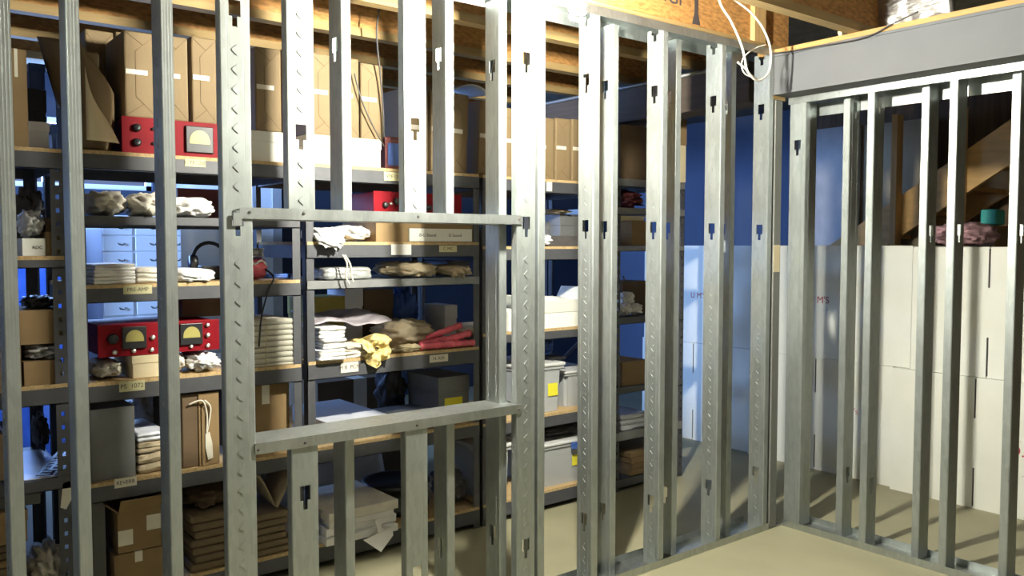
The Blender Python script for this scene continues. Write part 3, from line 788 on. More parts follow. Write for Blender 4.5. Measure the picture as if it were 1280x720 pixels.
pts = [(p.x-.05, .99, Z+.05), (p.x-.03, .935, Z+.012), (p.x-.06, .926, Z-.05), (p.x-.09, .926, Z-.16), (p.x-.10, .93, Z-.28)]
tag(MB().tube(smooth_path(pts), .004, 6).build('power_cord', BLACK, smooth=True), 'black cord hanging from the shelf with the red package', 'cord')
loc, wd, h = geo(240, 292, 310, Z, 1.15); t = thing('headphones', 'black headphones on a small stand behind a stud', 'headphones', loc)
MB().box(-.05, .05, 0, .1, 0, .06, bev=.006).build('base', BLACK, t)
MB().tube([(.07*cos(a), .05, .09+.07*sin(a)) for a in [pi*i/12 for i in range(13)]], .008, 8).build('headband', BLACK, t, True)
for s in (-1, 1): MB().lathe([(0, -.014), (.03, -.014), (.035, 0), (.03, .014), (0, .014)], 16, Matrix.Translation((s*.07, .05, .075)) @ Matrix.Rotation(pi/2, 4, 'Y')).build('ear_cup', BLACK, t, True)
# ---- shelf at .932
Z = .933
loc, wd, h = geo(118, 161, 452, Z, .945); bundle('rolled off-white cloth under the left end of the lower red unit', 'cloth', loc, wd, .3, h, 51, CLOTHW, lump=.12, crease=.35)
loc, wd, h = geo(165, 208, 444, Z, .95); tray('white cardboard box under the middle of the lower red unit', loc, wd, .3, h, CREAM)
zu = Z+h+.002
loc, wd, h2 = geo(214, 238, 446, Z, .95); bundle('white rolled cloth under the right part of the lower red unit', 'cloth', loc, wd, .3, h, 53, CLOTHW, lump=.1, crease=.2)
loc, wd, h2 = geo(239, 280, 446, Z, .93); bundle('crumpled white paper sticking out right of the rolled cloth below the red unit', 'paper', (loc[0], .92, Z), wd, .25, h*.9, 55, WHITE, name='crumpled_paper', lump=.4, freq=4)
loc, wd, h = geo(122, 274, 403, zu, .96)
audio_unit('red audio unit with two yellow meters and silver knobs, on the middle shelf', loc, wd, h, .36,
    [(-.78, .57, .021, BLACK), (-.14, .54, .010, SILVER), (-.75, .15, .010, SILVER), (-.45, .15, .009, SILVER), (-.16, .15, .009, SILVER), (.50, .16, .008, SILVER), (.79, .83, .009, SILVER), (.79, .50, .010, SILVER), (.79, .16, .009, SILVER)],
    [(-.44, .57, .072), (.50, .57, .072)])
loc, wd, h = geo(228, 282, 372, zu+h+.001, 1.12); carton('dark brown carton on the back of the lower red unit', 'carton', loc, wd, .2, h, CARDD, tape=False)
zz = Z
N = 9
for i in range(N):
    pt = 461-(i+1)*(461-399)/N
    xc, wd, zt, zb = span(312, 369-((i*7)%3), pt, pt+7, .95)
    slab('newspaper section, %s of the tied pile in the window opening' % ('lowest', 'second from the bottom', 'third from the bottom', 'fourth from the bottom', 'fifth from the bottom', 'fourth from the top', 'third from the top', 'second from the top', 'topmost')[i], 'newspaper', (xc+.004*((i*5)%3-1), .945+.004*((i*3)%3), zz+.0004), wd, .30, zt-zz-.0008, NEWS, 'newspaper', bev=.010, group='tied newspapers')
    zz = zt
xs = at(333, 430, .94).x
tag(MB().tube([(xs, .944+.002, Z+.003), (xs-.003, .938, Z+.07), (xs, .938, Z+.16), (xs, .945, zz+.004), (xs+.003, 1.1, zz+.004), (xs, 1.24, zz+.004)], .0022, 5).build('string', TWINE), 'string tied around the pile of newspapers', 'string')
# ---- shelf at .547
Z = .548
loc, wd, h = geo(112, 168, 511, Z, .965); carton('plain grey carton at the left on the shelf below the lower red unit', 'carton', loc, wd, .36, h, GREY, tape=False)
zz = Z
for i, (pt, lab) in enumerate(((566, 'lower'), (552, 'middle'), (540, 'upper'))):
    loc, wd, h = geo(172, 209, pt, zz, .96); folded('folded tan cloth, %s of the three beside the grey carton' % lab, 'cloth', loc, wd, .32, h, 60+i, (CLOTHB, CLOTHB, BLUEW)[i], layers=2, group='folded cloths beside the grey carton'); zz += h+.002
loc, wd, h = geo(166, 199, 490, Z, 1.36); bundle('bluish crumpled plastic at the back over the folded cloths', 'plastic', loc, wd, .15, h, 66, BLUEW, name='plastic_bag', lump=.4)
loc, wd, h = geo(206, 240, 536, Z, .95); wavy('brown paper corner leaning beside the flat standing carton', 'paper', lambda u, v: (loc[0]-wd/2+wd*.62*u, .955+.08*v+.02*u, Z+.004+h*v*(1-.75*u)+.02*u*u), CLOTHB, 'paper_sheet')
t = thing('standing_carton', 'large brown carton standing on edge with a string and tag hanging in front', 'carton', at(252, 577, .955), R(0))
t.location.z = Z
a, b = at(226, 530, .955), at(272, 530, .955); wd = b.x-a.x; h = min(at(250, 487, .955).z, .850)-Z
MB().box(-wd/2, wd/2, .0, .42, 0, h, bev=.004).build('body', CARDD, t)
MB().box(-.01, wd/2-.002, -.006, .0, 0.002, h*.99).box(.0, .012, -.012, -.006, .002, h*.8).build('side_flap', CARD, t)
MB().tube(smooth_path([(-.05, -.01, h*.86), (.0, -.02, h*.90), (.02, -.014, h*.7), (.018, -.014, h*.45), (.03, -.014, h*.62), (.035, -.014, h*.8), (.01, -.02, h*.9)]), .0035, 6).build('string', TAPEW, t, True)
MB().prism([(.012, h*.44), (.03, h*.46), (.04, h*.3), (.042, h*.1), (.022, h*.08), (.012, h*.25)], 'y', -.016, -.0135).build('paper_tag', TAPEW, t)
loc, wd, h = geo(302, 361, 481, Z, .99); carton('tan carton with packing tape just inside the left window jamb', 'carton', loc, wd, .34, h, CARD)
loc, wd, h = geo(360, 376, 505, Z, 1.2); bundle('crumpled blue-white plastic beside the taped tan carton', 'plastic', (loc[0]-.012, loc[1], loc[2]), wd*.7, .16, h, 67, BLUEW, name='plastic_bag', lump=.4)
# ---- bottom shelf
Z = .111
loc, wd, h = geo(143, 203, 690, Z, .95); carton('lower tan carton at the bottom, under the open one', 'carton', loc, wd, .34, max(h, .1), CARD)
zz = Z+max(h, .1)+.006
loc, wd, h = geo(147, 201, 636, zz, .955); t = carton('open tan carton with dark inside and two patches of white tape', 'carton', loc, wd, .34, h, CARD, opened=38)
for s in (-1, 1): MB().box(-wd*.17, wd*.17, -.001, -.0001, -.03, .03).build('tape_patch', TAPEW, t, loc=(s*wd*.33, 0, h*(.36 if s < 0 else .62)))
loc, wd, h = geo(112, 131, 618, Z, 1.0); carton('dark grey carton left of the open tan carton on the bottom shelf', 'carton', loc, wd, .3, h, GREY, tape=False)
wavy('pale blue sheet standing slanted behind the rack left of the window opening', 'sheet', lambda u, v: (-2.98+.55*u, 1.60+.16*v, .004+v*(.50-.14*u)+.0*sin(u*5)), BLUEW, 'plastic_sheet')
zz = Z
n = 7
for i in range(n):
    pb = 702-(702-636)*i/n; pt = 702-(702-636)*(i+1)/n
    xc, wd, zt, zb = span(240, 300, pt, pb, .955)
    h = (at(270, 640, .955).z-Z)/n
    slab('folded kraft bag, %s of the left pile behind the window jamb foot' % ('lowest', 'second from the bottom', 'third from the bottom', 'middle', 'third from the top', 'second from the top', 'topmost')[i], 'paper bag', (xc+.008*((i*5)%3-1), .945+.008*((i*3)%3), zz+.0004), wd, .38, h-.0008, KBAG, 'folded_bag', bev=.013, group='folded kraft bags, left pile'); zz += h
loc, wd, h = geo(240, 300, 612, zz, .98); bundle('dark crumpled cloth heaped on the left pile of kraft bags', 'cloth', loc, wd, .3, h, 71, CARDD, lump=.3)
zz = Z
n = 6
for i in range(n):
    h = (at(340, 640, .955).z-Z)/n
    xc, wd, zt, zb = span(304, 366-(0, 0, 8, 8, 6, 3)[i], 650, 670, .955)
    slab('folded kraft bag, %s of the right pile under the drooping paper' % ('lowest', 'second from the bottom', 'third from the bottom', 'third from the top', 'second from the top', 'topmost')[i], 'paper bag', (xc, .945+.008*((i*3)%3), zz+.0004), wd, .38, h-.0008, KBAG, 'folded_bag', bev=.012, group='folded kraft bags, right pile'); zz += h
a = at(322, 640, .955); b = at(368, 640, .955); hh = min(at(340, 590, .955).z, .465)-zz
wavy('brown paper arched open over the right pile of kraft bags', 'paper', lambda u, v: (a.x+(b.x-a.x)*u, .96+.25*v+.03*sin(u*6), zz+.004+hh*(abs(cos(u*pi*.95))**.9)*(1-.3*v)+.02*v), CLOTHB, 'crumpled_paper', 24, 8, .003)

# ---- rack seen through the window opening, top shelf
Z = 1.811
loc, wd, h = geo(386, 477, 171, Z, .955); tray('long cream box lying under kraft parcels above the window opening', loc, wd, .36, h, CREAM)
zb = Z+h+.002
for pl, pr, pt, lab in ((386, 419, 67, 'left kraft parcel on the long cream box, plain side out'),
                        (421, 449, 72, 'middle kraft parcel on the long cream box, behind narrow stud'),
                        (450.5, 479, 80, 'right kraft parcel on the long cream box, crossed by a hanging wire')):
    loc, wd, h = geo(pl, pr, pt, zb, .985); kraft_block(lab, loc, wd-.003, .28, h, flip=1)
pts = [at(474, 12, .9), at(471, 35, .9), at(472, 60, .92), at(476, 100, .95), at(479, 140, .96), at(480, 172, .965)]
tag(MB().tube(smooth_path(pts), .004, 6).build('wire', WIRED, smooth=True), 'grey wire hanging from a joist past the right kraft parcel', 'wire')
pts = [at(443, 92, .955), at(452, 125, .955), at(465, 155, .955), at(480, 183, .955)]
tag(MB().tube(smooth_path(pts), .0035, 6).build('wire', WIRED, smooth=True), 'grey wire slanting across the kraft parcels on the cream box', 'wire')
# framed thing
xc, wd, zt, zb_ = span(478, 503, 172, 203, 1.0)
t = thing('red_case', 'dark red case with blue window right of the long cream box', 'case', (xc, .97, Z))
MB().box(-wd/2, wd/2, .006, .25, 0, zt-Z, bev=.004).build('body', MAROON, t)
MB().box(-wd*.36, wd*.4, .002, .008, (zt-Z)*.12, (zt-Z)*.8).build('blue_pane', BLUE, t)
for pl, pr, pt, tl, lab in ((505, 536, 110, 0, 'kraft parcel behind the wide stud right of the red case'),
                        (538, 558, 113, 0, 'kraft parcel between the two bright studs above the opening'),
                        (559, 584.5, 117, .03, 'slightly leaning kraft parcel, left one under the white sheet'),
                        (586, 611, 125, .05, 'slightly leaning kraft parcel, right one under the white sheet')):
    loc, wd, h = geo(pl, pr, pt, Z, .985); kraft_block(lab, (loc[0], loc[1], Z+abs(tl)*wd/2), wd-.006, .28, h, tilt=tl, flip=-1)
a, b = at(570, 115, 1.0), at(618, 115, 1.0); zt = at(585, 116, 1.0).z
wavy('white sheet lying over the leaning kraft parcels', 'sheet', lambda u, v: (a.x+(b.x-a.x)*u, 1.0+.26*v, zt+.012+.035*sin(pi*min(1, u*1.1))+.02*v), BLUEW, 'paper_sheet', 16, 6, .004)
# ---- shelf 1.468
Z = 1.469
loc, wd, h = geo(470, 592, 279, Z, .955)
t = carton('open-fronted brown carton tray under the small red unit behind the header', 'carton', loc, wd, .34, h, CARD, tape=False)
a, b = at(511, 295, .95), at(589, 295, .95)
q = MB().box(-(b.x-a.x)/2, (b.x-a.x)/2, -.012, -.001, 0, .062, bev=.001).build('white_front', WCARD, t, loc=((a.x+b.x)/2-loc[0], 0, .002))
text('lettering', 'B-G Sound', .022, INK, q, (-.08, -.0124, .03)); text('lettering', 'G Sound', .022, INK, q, (.08, -.0124, .03))
zz = Z+h+.004
loc, wd, h = geo(467, 577, 241, zz, .96)
audio_unit('small red audio unit with black knobs half hidden behind the window header', loc, wd, h, .3,
    [(-.76, .55, .015, BLACK), (-.52, .68, .017, BLACK), (-.64, .6, .008, SILVER), (-.50, .2, .012, BLACK), (.2, .5, .016, BLACK), (.5, .5, .016, BLACK), (.3, .25, .009, SILVER)], [])
loc, wd, h = geo(393, 436, 290, Z, .90)
o = bundle('crumpled cream bag drooping over its shelf edge with strings hanging down', 'bag', (loc[0], .875, Z), wd, .26, h+.02, 81, WHITE, name='cloth_bag', lump=.25, freq=3.5, droop=.075, front=.06)
MB().tube(smooth_path([(.05, .02, -.06), (.06, .0, -.10), (.058, .01, -.15), (.075, .01, -.19)]), .004, 6).tube(smooth_path([(.06, .02, -.06), (.075, .0, -.1), (.085, .01, -.14), (.095, .01, -.18)]), .004, 6).build('drawstring', TAPEW, o, True)
loc, wd, h = geo(428, 472, 281, Z, .94); bundle('bright white folded bag right of the drooping cream bag', 'bag', (loc[0], .93, Z), wd, .28, h, 83, WHITE, name='cloth_bag', lump=.22, crease=.3, droop=.012, front=.02)
# ---- shelf 1.294
Z = 1.295
loc, wd, h = geo(406, 467, 338, Z, .95); bundle('silver plastic-wrapped pack on the light grey shelf edge', 'pack', loc, wd, .2, max(h, .058), 85, FOILP, name='wrapped_pack', lump=.05, p=9, freq=5)
loc, wd, h = geo(488, 556, 334, Z, .93); bundle('brown kraft-cloth bundle on the light grey shelf, left of two', 'cloth', (loc[0], .905, Z), wd, .3, h*1.35+.01, 87, CLOTHB, lump=.2, crease=.3, droop=.035, front=.03)
loc, wd, h = geo(554, 596, 335, Z, .93); bundle('brown kraft-cloth bundle flopping over the shelf edge, right of two', 'cloth', (loc[0], .895, Z), wd, .3, h*1.4, 89, CLOTHB, lump=.2, crease=.3, droop=.055, front=.04)
loc, wd, h = geo(528, 588, 321, Z, 1.26); tray('black bin with a blue-lit lid behind the brown bundles', loc, wd, .25, h, BLACK)
# ---- shelf .937
Z = .938
loc, wd, h = geo(322, 430, 372, Z, 1.34); loc = (loc[0]+.08, 1.33, Z); tray('mustard yellow box at the back behind the window post', loc, wd*.58, .2, h, YBOX)
loc, wd, h = geo(455, 492, 362, Z, 1.34); tray('dark brown box at the back of the shelf behind the yellow paper bag', loc, wd, .2, h, CARDD)
loc, wd, h = geo(431, 454, 350, Z, 1.34); tray('tall pale blue box at the back next to the mustard box', loc, wd, .2, h, BLUEW)
loc, wd, h = geo(495, 530, 362, Z, 1.3); bundle('dark plastic bag with glossy blue creases at the back of the shelf', 'bag', loc, wd, .2, h, 91, BLUE, name='plastic_bag', lump=.3, freq=5)
loc, wd, h = geo(535, 594, 372, Z, 1.33); tray('dark grey crate behind the grey box and pink rolls', loc, wd, .18, h, GREY)
loc, wd, h = geo(556, 586, 381, Z, 1.13); tray('grey box behind the pink plastic rolls', loc, wd, .2, h, GREYL)
for i, (pl, pr, pt, pb, lab) in enumerate(((397, 431, 447, 461, 'lowest'), (403, 432, 437, 447, 'middle'), (399, 432, 422, 435, 'topmost'))):
    xc, wd, zt, zb = span(pl, pr, pt, pb, .93)
    if i == 0: zz = Z
    hh = (.05, .045, .05)[i]
    folded('white envelope bundle, %s of the three fanned at the left of the shelf' % lab, 'envelopes', (xc, .905+.012*i, zz+.001), wd, .3, hh, 93+i, WHITE, name='envelope_bundle', layers=3, group='envelope bundles at the left end'); zz += hh+.002
loc, wd, h = geo(432, 460, 431, Z, .95); folded('white paper wads between the envelopes and the yellow paper bag', 'papers', (loc[0], .935, Z), wd, .3, h, 97, CLOTHW, name='paper_bundle', layers=4)
p = at(474.5, 437, .885)
def rose(u, v):
    th = 2*pi*u; q = .030*sin(5*th+1)*v + .014*sin(11*th)*v*v
    r = (.010+.066*v)*(1+.10*sin(3*th+.6)+.05*noise.noise((cos(th)*3, sin(th)*3, 2)))
    y = .055*(1-v)**.7*(1 if v > .12 else .6) - .03*sin(v*pi*1.3) + q*.6 + .012*noise.noise((cos(th)*v*6, sin(th)*v*6, 9))
    return (r*cos(th)*.95, y, r*sin(th)*1.04)
t = thing('paper_bag', 'crumpled yellow paper bag, its ruffled mouth bulging out over the shelf edge', 'paper bag', (p.x, p.y, p.z))
MB().sheet(rose, 72, 16, .002).build('mouth', YPAPER, t, True)
blob('bag_body', .11, .20, .07, 99, YPAPER, t, lump=.3).location = (0, .075, Z-p.z+.001)
a, b = at(391, 415, 1.0), at(488, 415, 1.0)
wavy('thin lavender plastic sheets draped across the envelopes', 'plastic', lambda u, v: (a.x+(b.x-a.x)*u+.02*v, .985+.30*v, zz+.012+.035*v+.012*sin(u*7+v*3)+.02*noise.noise((u*5, v*4, 2))-.012*u), LAV, 'plastic_sheet', 26, 14, .004)
loc, wd, h = geo(488, 556, 401, Z, 1.03); bundle('tan canvas bundle left of the pink plastic rolls', 'cloth', (loc[0], 1.03, Z), wd, .3, h, 103, CLOTHB, lump=.18, crease=.3)
loc, wd, h = geo(492, 537, 431, Z, .95); bundle('tangled straw-coloured twine in front of the tan canvas bundle', 'twine', (loc[0], .94, Z), wd, .08, h, 105, TWINE, name='twine_heap', lump=.5, freq=6)
for i, (p0, p1, y0, y1, r, lab) in enumerate((((524, 438), (566, 434), .96, .955, .020, 'lowest left'), ((552, 437), (592, 434), .962, .95, .019, 'lowest right'), ((548, 428), (588, 416), 1.0, .97, .021, 'middle'), ((530, 424), (577, 406), 1.06, 1.0, .019, 'topmost'), ((524, 430), (560, 424), 1.03, 1.0, .02, 'hidden left'))):
    a, b = at(*p0, y0), at(*p1, y1); a.z = max(a.z, Z+r+.002); b.z = max(b.z, Z+r+.002)
    dv = (b-a); L = dv.length
    m = MB(); n = 14
    prof = [(0, 0)]+[(r*(.86+.14*sin(k*1.9+i)), L*k/n) for k in range(n+1)]+[(0, L)]
    m.lathe(prof, 12, dv.to_track_quat('Z', 'Y').to_matrix().to_4x4())
    o = m.build('plastic_roll', PINK, smooth=True); o.location = a
    tag(o, 'pink plastic roll, %s of the heap at the right of the shelf' % lab, 'plastic roll', 'pink plastic rolls')
# ---- shelf .549
Z = .55
xc, wd, zt, zb = span(397, 500, 474, 500, 1.9)
carton('large brown carton on the floor behind the shelf above the window sill', 'carton', (xc, 1.9, 0), wd, .4, zt, CARDD)
a, b = at(398, 520, 1.1), at(474, 520, 1.1)
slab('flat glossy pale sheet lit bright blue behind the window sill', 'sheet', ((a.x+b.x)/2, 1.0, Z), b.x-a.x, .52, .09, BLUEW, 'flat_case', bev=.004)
loc, wd, h = geo(486, 552, 520, Z, 1.0); slab('grey folded board on the shelf behind the middle of the sill', 'board', (loc[0], .97, Z), wd, .30, .07, GREY, 'flat_board')
loc, wd, h = geo(508, 545, 462, Z, 1.12); bundle('black plastic sack with blue glints at the back behind the sill', 'sack', (loc[0]-.02, 1.30, Z), wd*.8, .2, h, 107, BLACK, name='plastic_sack', lump=.3)
loc, wd, h = geo(548, 592, 470, Z, 1.02); t = tray('grey bin with a yellow label left of the rack post', loc, wd, .3, h, GREY, name='storage_bin', cat='bin')
MB().box(-.055, .055, -.002, -.0004, -.028, .028).build('yellow_label', YEL, t, loc=(-.005, 0, h*.42))
# ---- bottom shelf
Z = .111
zz = Z
for i, (pl, pr, hh, lab) in enumerate(((403, 492, .035, 'lowest'), (405, 494, .04, 'second'), (409, 488, .03, 'third'), (406, 493, .045, 'topmost'))):
    xc, wd, zt, zb = span(pl, pr, 640, 660, .92)
    slab('white flat carton, %s of the pile poking out under the sill' % ('lowest', 'second from the bottom', 'second from the top', 'topmost')[i], 'flat carton', (xc, .88+.012*((i*2)%3), zz+.001), wd, .42, hh-.002, WHITE if i < 3 else CLOTHW, 'flat_carton', rz=R((-1, 1.5, -2, .5)[i]), bev=.003, group='white flat cartons under the sill'); zz += hh
a = at(475, 655, .87)
t = thing('paper_strap', 'white paper strap and corner flap hanging off the flat cartons', 'strap', (a.x, .868, Z))
MB().box(-.012, .012, -.004, -.001, -.02, .085, Matrix.Rotation(R(-10), 4, 'Y')).build('strap', WHITE, t)
MB().prism([(-.09, .0), (.06, .03), (.065, -.01), (-.0, -.075)], 'y', -.006, -.0025).build('corner_flap', WHITE, t)
p = at(493, 640, 1.16)
t = thing('cable_reel', 'black round cable reel lying flat on the bottom shelf', 'reel', (p.x+.02, 1.18, Z))
MB().lathe([(0, 0), (.15, 0), (.17, .02), (.17, .04), (.12, .05), (.12, .12), (.17, .13), (.175, .15), (.15, .152), (.14, .14), (0, .14)], 36).build('drum', BLACK, t, True)
wavy('pale blue sheet standing slanted behind the rack under the window sill', 'sheet', lambda u, v: (-2.15+.75*u, 1.60+.16*v, .004+v*(.50-.05*u)), BLUEW, 'plastic_sheet')
loc, wd, h = geo(566, 592, 592, Z, 1.0); bundle('black coiled hose at the right end of the bottom shelf under the sill', 'hose', loc, wd, .25, h, 109, CLOTHD, name='coiled_hose', lump=.3)

# ---- rack right of the opening
Z = 1.809
for pl, pr, pt, lab in ((622, 655, 135, 'kraft parcel hidden behind the right window jamb'), (657, 693, 146, 'kraft parcel left of two in the gap right of the window jamb'), (694.5, 713.5, 148, 'kraft parcel right of two in the gap right of the window jamb'), (715, 741, 150, 'kraft parcel behind the first stud right of the window jamb')):
    loc, wd, h = geo(pl, pr, pt, Z, .985); kraft_block(lab, loc, wd-.004, .28, h, flip=-1)
Z = 1.448
loc, wd, h = geo(678, 695, 291, Z, .96); bundle('lavender crumpled tissue on the second shelf right of the opening', 'tissue', loc, wd, .2, h, 111, BLUEW, name='tissue_paper', lump=.3)
loc, wd, h = geo(682, 693, 277, Z, 1.3); tray('narrow grey box at the back, second shelf right of the opening', loc, wd, .15, h, GREY)
loc, wd, h = geo(700, 724, 268, Z, 1.2); tray('broad grey box at the back, second shelf right of the opening', loc, wd, .2, h, GREY)
loc, wd, h = geo(684, 722, 284, Z, 1.1); slab('dark flat case before the grey boxes, second shelf right of the opening', 'case', loc, wd, .08, .06, CLOTHD, 'flat_case')
zz = at(700, 268, 1.2).z+.002
loc, wd, h = geo(688, 722, 250, zz, 1.15); bundle('crumpled yellowish paper on the broad grey box', 'paper', loc, wd, .2, .03, 113, CLOTHB, name='crumpled_paper', lump=.3)
Z = 1.001
loc, wd, h = geo(676, 742, 389, Z, .95); t = carton('open white carton with packing foam, right of the window jamb', 'carton', loc, wd, .36, h, WCARD, tape=False, opened=12)
bundle('white bubble wrap bulging from the open white carton', 'bubble wrap', (loc[0]-.01, loc[1]+.05, Z+h*.6), wd*.86, .24, .11, 115, WHITE, name='bubble_wrap', lump=.2)
loc, wd, h = geo(690, 744, 350, Z, 1.36); bundle('blue plastic bag behind the open white carton', 'bag', loc, wd, .16, h, 117, BLUE, name='plastic_bag', lump=.3)
loc, wd, h = geo(702, 746, 318, Z, 1.40); tray('grey-brown box at the back behind the blue plastic bag', loc, wd, .12, h, GREYL)
loc, wd, h = geo(636, 664, 390, Z, .95); carton('white carton mostly hidden behind the right window jamb', 'carton', loc, wd, .3, h, WCARD)
Z = .535
loc, wd, h = geo(652, 705, 455, Z, .96); tub('clear tub with yellow label on the left side, upper one', loc, wd, .38, h, (.52, .45), BINL)
zz = Z+h+.002
o = slab('black flat remote lying on the upper clear tub', 'remote', (at(695, 455, 1.05).x, 1.02, zz), .10, .12, .015, BLACK, 'remote_control')
loc, wd, h = geo(707, 748, 462, Z, 1.0); tub('clear tub half hidden beside the labelled upper tub', loc, wd, .34, h, None, BINL)
loc, wd, h = geo(678, 694, 430, zz, 1.25); bundle('dark blue pouch at the back on the upper tub', 'pouch', loc, wd+.03, .12, .085, 119, BLUE, name='pouch', lump=.2)
Z = .113
loc, wd, h = geo(676, 748, 550, Z, .96); tub('clear tub with blue clip and yellow label on the bottom shelf', loc, wd-.02, .42, h, (.28, .52), BINL, clip=.22)
zz = Z+h+.002
loc, wd, h = geo(678, 738, 534, zz, 1.03); bundle('black rubbery heap on the lid of the bottom tub', 'heap', loc, wd, .22, max(h, .05), 121, CLOTHD, name='cable_heap', lump=.3)
loc, wd, h = geo(606, 640, 556, Z, .97); tub('clear tub barely seen left of the right window jamb', loc, wd, .4, h, None, BINL)

# ---- narrow grey rack at the right end
Z = 1.842
loc, wd, h = geo(776, 812, 158, Z, .95); carton('dark brown carton with white rim on the narrow rack top', 'carton', loc, wd, .34, h, CARDD, tape=False)
loc, wd, h = geo(838, 877, 182, Z, .93); carton('lower cream carton overhanging the right end of the narrow rack', 'carton', (loc[0], .93, Z), wd, .34, h-.004, CREAM, tape=False)
zz = Z+h
loc, wd, h = geo(836, 879, 150, zz, .93); carton('upper cream carton stacked at the right end of the narrow rack', 'carton', (loc[0], .925, zz), wd, .34, h, CARD, tape=False)
Z = 1.673
loc, wd, h = geo(779, 812, 222, Z, .97); bundle('black and purple tangle on the narrow rack just below its top', 'tangle', loc, wd, .3, h, 123, MAROON, name='cable_heap', lump=.4, freq=5)
Z = 1.449
loc, wd, h = geo(790, 808, 291, Z, .95); carton('small tan carton lowest of three on the narrow rack', 'carton', (loc[0], .95, Z), wd, .2, h-.004, CARD, tape=False)
zz = Z+h
loc, wd, h = geo(790, 808, 276, zz, .95); carton('small tan carton middle of three on the narrow rack', 'carton', (loc[0], .95, zz), wd, .2, h-.004, CARD, tape=False)
zz += h
loc, wd, h = geo(770, 806, 266, zz, .955); tray('small cream box topmost of three on the narrow rack', (loc[0], .955, zz), wd, .2, h, CREAM)
Z = 1.031
loc, wd, h = geo(781, 806, 352, Z, 1.15); carton('brown carton behind the white stones on the narrow rack', 'carton', loc, wd+.04, .2, h, CARDD, tape=False)
for i, (px, pt, dx, lab) in enumerate(((783, 376, 0, 'left'), (796, 374, 0, 'right'), (789, 363, .07, 'upper'))):
    p = at(px, 389, .99); hh = .075
    zz = Z if i < 2 else Z+.068
    bundle('white crumpled wad, %s of three on the narrow rack' % lab, 'paper wad', (p.x, .965+.02*(i == 2), zz), .10, .10, hh, 125+i, WHITE, name='paper_wad', lump=.3, group='white wads on the narrow rack')
pts = [at(779, 345, .97), at(783, 353, .97), at(790, 352, .97), at(797, 358, .98)]
tag(MB().tube(smooth_path(pts), .004, 6).build('wire', WIRED, smooth=True), 'dark wire curling above the white wads on the narrow rack', 'wire')
Z = .621
loc, wd, h = geo(780, 808, 452, Z, .95); carton('tan carton on the narrow rack below its cross brace', 'carton', loc, wd+.03, .34, h, CARD, tape=False)
Z = .351
loc, wd, h = geo(777, 812, 512, Z, .96); folded('folded grey-blue cloth on the narrow rack', 'cloth', loc, wd, .34, h*.8, 131, BLUEW, layers=3)
Z = .071
zz = Z
for i in range(4):
    xc, wd, zt, zb = span(776, 846, 560, 570, .95); wd -= .13; xc += .02
    slab('wood-brown board, %s of the pile at the foot of the narrow rack' % ('lowest', 'second from the bottom', 'second from the top', 'topmost')[i], 'board', (xc+.008*((i*2)%3), .95, zz+.0005), wd, .42, .034, CARD, 'board', bev=.003, group='boards at the foot of the narrow rack'); zz += .036

# ------------------------------------------------------------------ white cartons behind the right-hand wall
def big_carton(label, y0, y1, z, h, x, slits=True, lettering=None, rz=0.):
    """big white carton, seen from its -x side; flap seams run in from top and bottom"""
    t = thing('white_carton', label, 'carton', (x, (y0+y1)/2, z), rz, 'big white cartons in two tiers')
    W = (y1-y0)-.006; dp = .62; m = MB(); s = .005; k = .31*h
    if slits:
        m.box(0, .006, -W/2, -s, 0, k); m.box(0, .006, s, W/2, 0, k)
        m.box(0, .006, -W/2, W/2, k, h-k)
        m.box(0, .006, -W/2, -s, h-k, h); m.box(0, .006, s, W/2, h-k, h)
    else: m.box(0, .006, -W/2, W/2, 0, h)
    m.box(.006, dp, -W/2, -W/2+.006, 0, h); m.box(.006, dp, W/2-.006, W/2, 0, h); m.box(dp-.006, dp, -W/2+.006, W/2-.006, 0, h)
    m.box(.006, dp-.006, -W/2+.006, W/2-.006, 0, .006)
    m.build('body', WCARD, t)
    if slits: MB().box(.0075, .012, -.05, .05, .01, h-.01).build('slit_shade_strip', SLIT_SHADE, t)  # dark strip behind the slits, painted in for the shade inside
    MB().box(.006, dp-.006, -W/2+.006, -.002, h-.006, h-.001).box(.006, dp-.006, .002, W/2-.006, h-.006, h-.001).build('top_flaps', WCARD, t)
    for (s_, sz, dy, dz, mm) in lettering or ():
        text('lettering', s_, sz, mm, t, (-.0004, dy, dz), (pi/2, 0, -pi/2))
    return t
TXT = [("U M'S", .058, 0, .375, REDINK), ('. . ..:', .03, -.04, .315, INK)]
big_carton('white carton in the lower tier, second from the right, behind the right-hand wall', 0.0, 1.03, 0, .728, 1.125, lettering=[('n\'s', .05, -.27, .42, REDINK)])
big_carton('white carton in the lower tier, third from the right, in bluish light beside the rack', 1.035, 2.06, 0, .728, 1.16)
big_carton('white carton in the lower tier at the right edge of the photo', -.96, -.014, 0, .728, 1.08, lettering=[('D.W', .085, -.26, .36, REDINK), ('.....', .03, -.22, .42, REDINK), ('....', .03, -.26, .24, INK)])
big_carton('white carton in the upper tier, second from the right, with red lettering', -.10, 1.01, .73, .722, 1.13, False, [("U M'S", .062, .05, .372, REDINK), ('. ..:', .03, .0, .318, INK)])
big_carton('white carton in the upper tier, third from the right, with red lettering in bluish light', 1.015, 2.05, .73, .722, 1.165, False, [("U M'S", .058, -.02, .352, REDINK), ('. ..:', .03, -.07, .30, INK)])
big_carton('white carton in the upper tier at the right edge of the photo', -.96, -.116, .73, .715, 1.09, True, [('O', .06, -.21, .08, CREAM)])

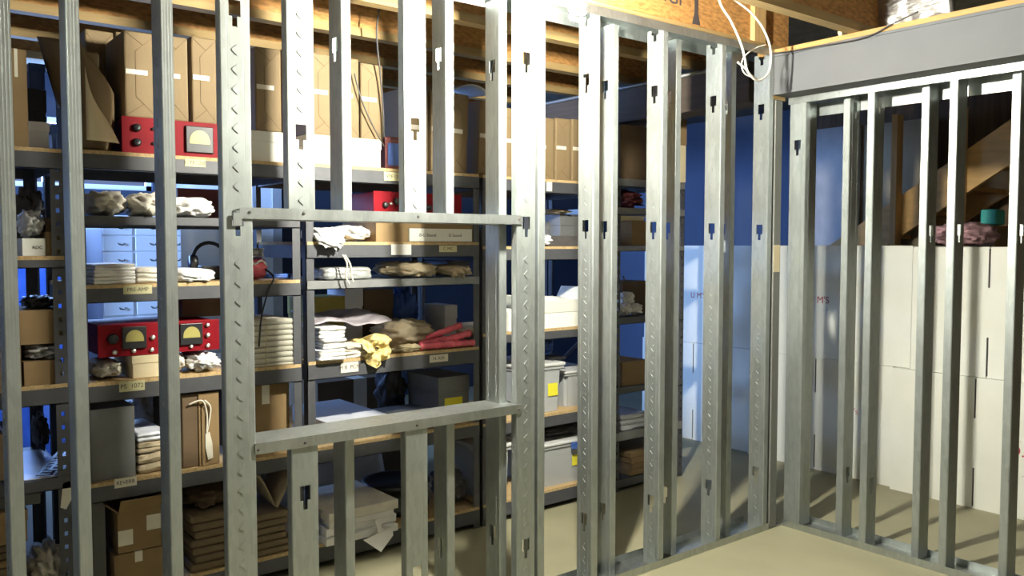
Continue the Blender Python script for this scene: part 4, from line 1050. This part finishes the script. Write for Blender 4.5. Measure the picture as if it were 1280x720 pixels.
# ------------------------------------------------------------------ stairs and things beyond the cartons
t = thing('staircase', 'rough wooden staircase rising behind the white cartons', 'stairs', (2.3, 0, 0))
for x in (0, .62):
    MB().prism([(1.35, 1.02), (-1.25, 2.70), (-.79, 2.70), (1.35, 1.32)][::1], 'x', x, x+.04).build('stringer', LUMBS, t)
for i in range(8):
    y = 1.15-i*.255; z = 1.20+i*.165
    MB().box(.04, .62, y-.27, y, z+.14, z+.17).build('tread', LUMBY, t)
for y, lab in ((.585, 'upright wooden post below the stairs, left one'), (.135, 'upright wooden post below the stairs, right one')):
    tag(MB().box(2.20, 2.29, y-.022, y+.022, .0, 2.40, bev=.003).build('wooden_post', LUMBZ), lab, 'post')
for i, (y, h, lab) in enumerate(((-.02, 1.54, 'left'), (.09, 1.55, 'middle'), (-.13, 1.57, 'right'))):
    y = (.075, -.02, -.12)[i]
    carton('narrow brown carton standing beyond the white cartons, %s of three' % ('left', 'middle', 'right')[i], 'carton', (2.06, y, 0), .088, .3, (1.54, 1.56, 1.58)[i], CARD, rz=-pi/2, tape=False, group='narrow brown cartons under the stairs')
tag(MB().box(-.07, .07, -.05, .05, 0, .10, bev=.012).build('green_carton', TEAL, loc=(2.12, -.13, 1.588)), 'small teal green box on the narrow brown cartons under the stairs', 'box')
o = blob('pink_insulation', .5, .3, .14, 140, PINKF, lump=.3, freq=5); o.location = (1.55, -.36, 1.452)
tag(o, 'pink fibre insulation lying on top of the white cartons', 'insulation')

# ------------------------------------------------------------------ far store room
t = thing('drawer_cabinet', 'white cabinet of small drawers far behind the shelves', 'cabinet', (-2.40, 3.75, 0))
MB().box(0, .53, .012, .5, 0, 1.66).build('body', DOORW, t)
cols = ((.005, .195), (.215, .405), (.425, .525))
for r_ in range(13):
    for a, b in cols:
        z = .18+r_*.112
        q = MB().box(a, b, -.004, .013, z, z+.100, bev=.003).build('drawer', DOORW, t)
        m = MB(); xm = (a+b)/2+.02
        m.tube([(xm-.02, -.004, z+.055), (xm-.015, -.016, z+.045), (xm, -.02, z+.042), (xm+.015, -.016, z+.045), (xm+.02, -.004, z+.055)], .003, 6)
        m.build('handle', BLACK, q, True)
t = thing('wardrobe', 'dark blue wardrobe beside the drawer cabinet far behind the shelves', 'wardrobe', (-2.95, 3.62, 0))
MB().box(-.28, .28, .01, .5, 0, 1.62).build('body', BLUE, t)
for s in (-1, 1): MB().box(-.005 if s > 0 else -.27, .27 if s > 0 else -.008, -.008, .01, .05, 1.58, bev=.004).build('door', BLUE, t)

S.view_settings.view_transform = 'Standard'
S.view_settings.look = 'None'
S.view_settings.exposure = 0.0
S.view_settings.gamma = 1
S.view_settings.use_curve_mapping = False
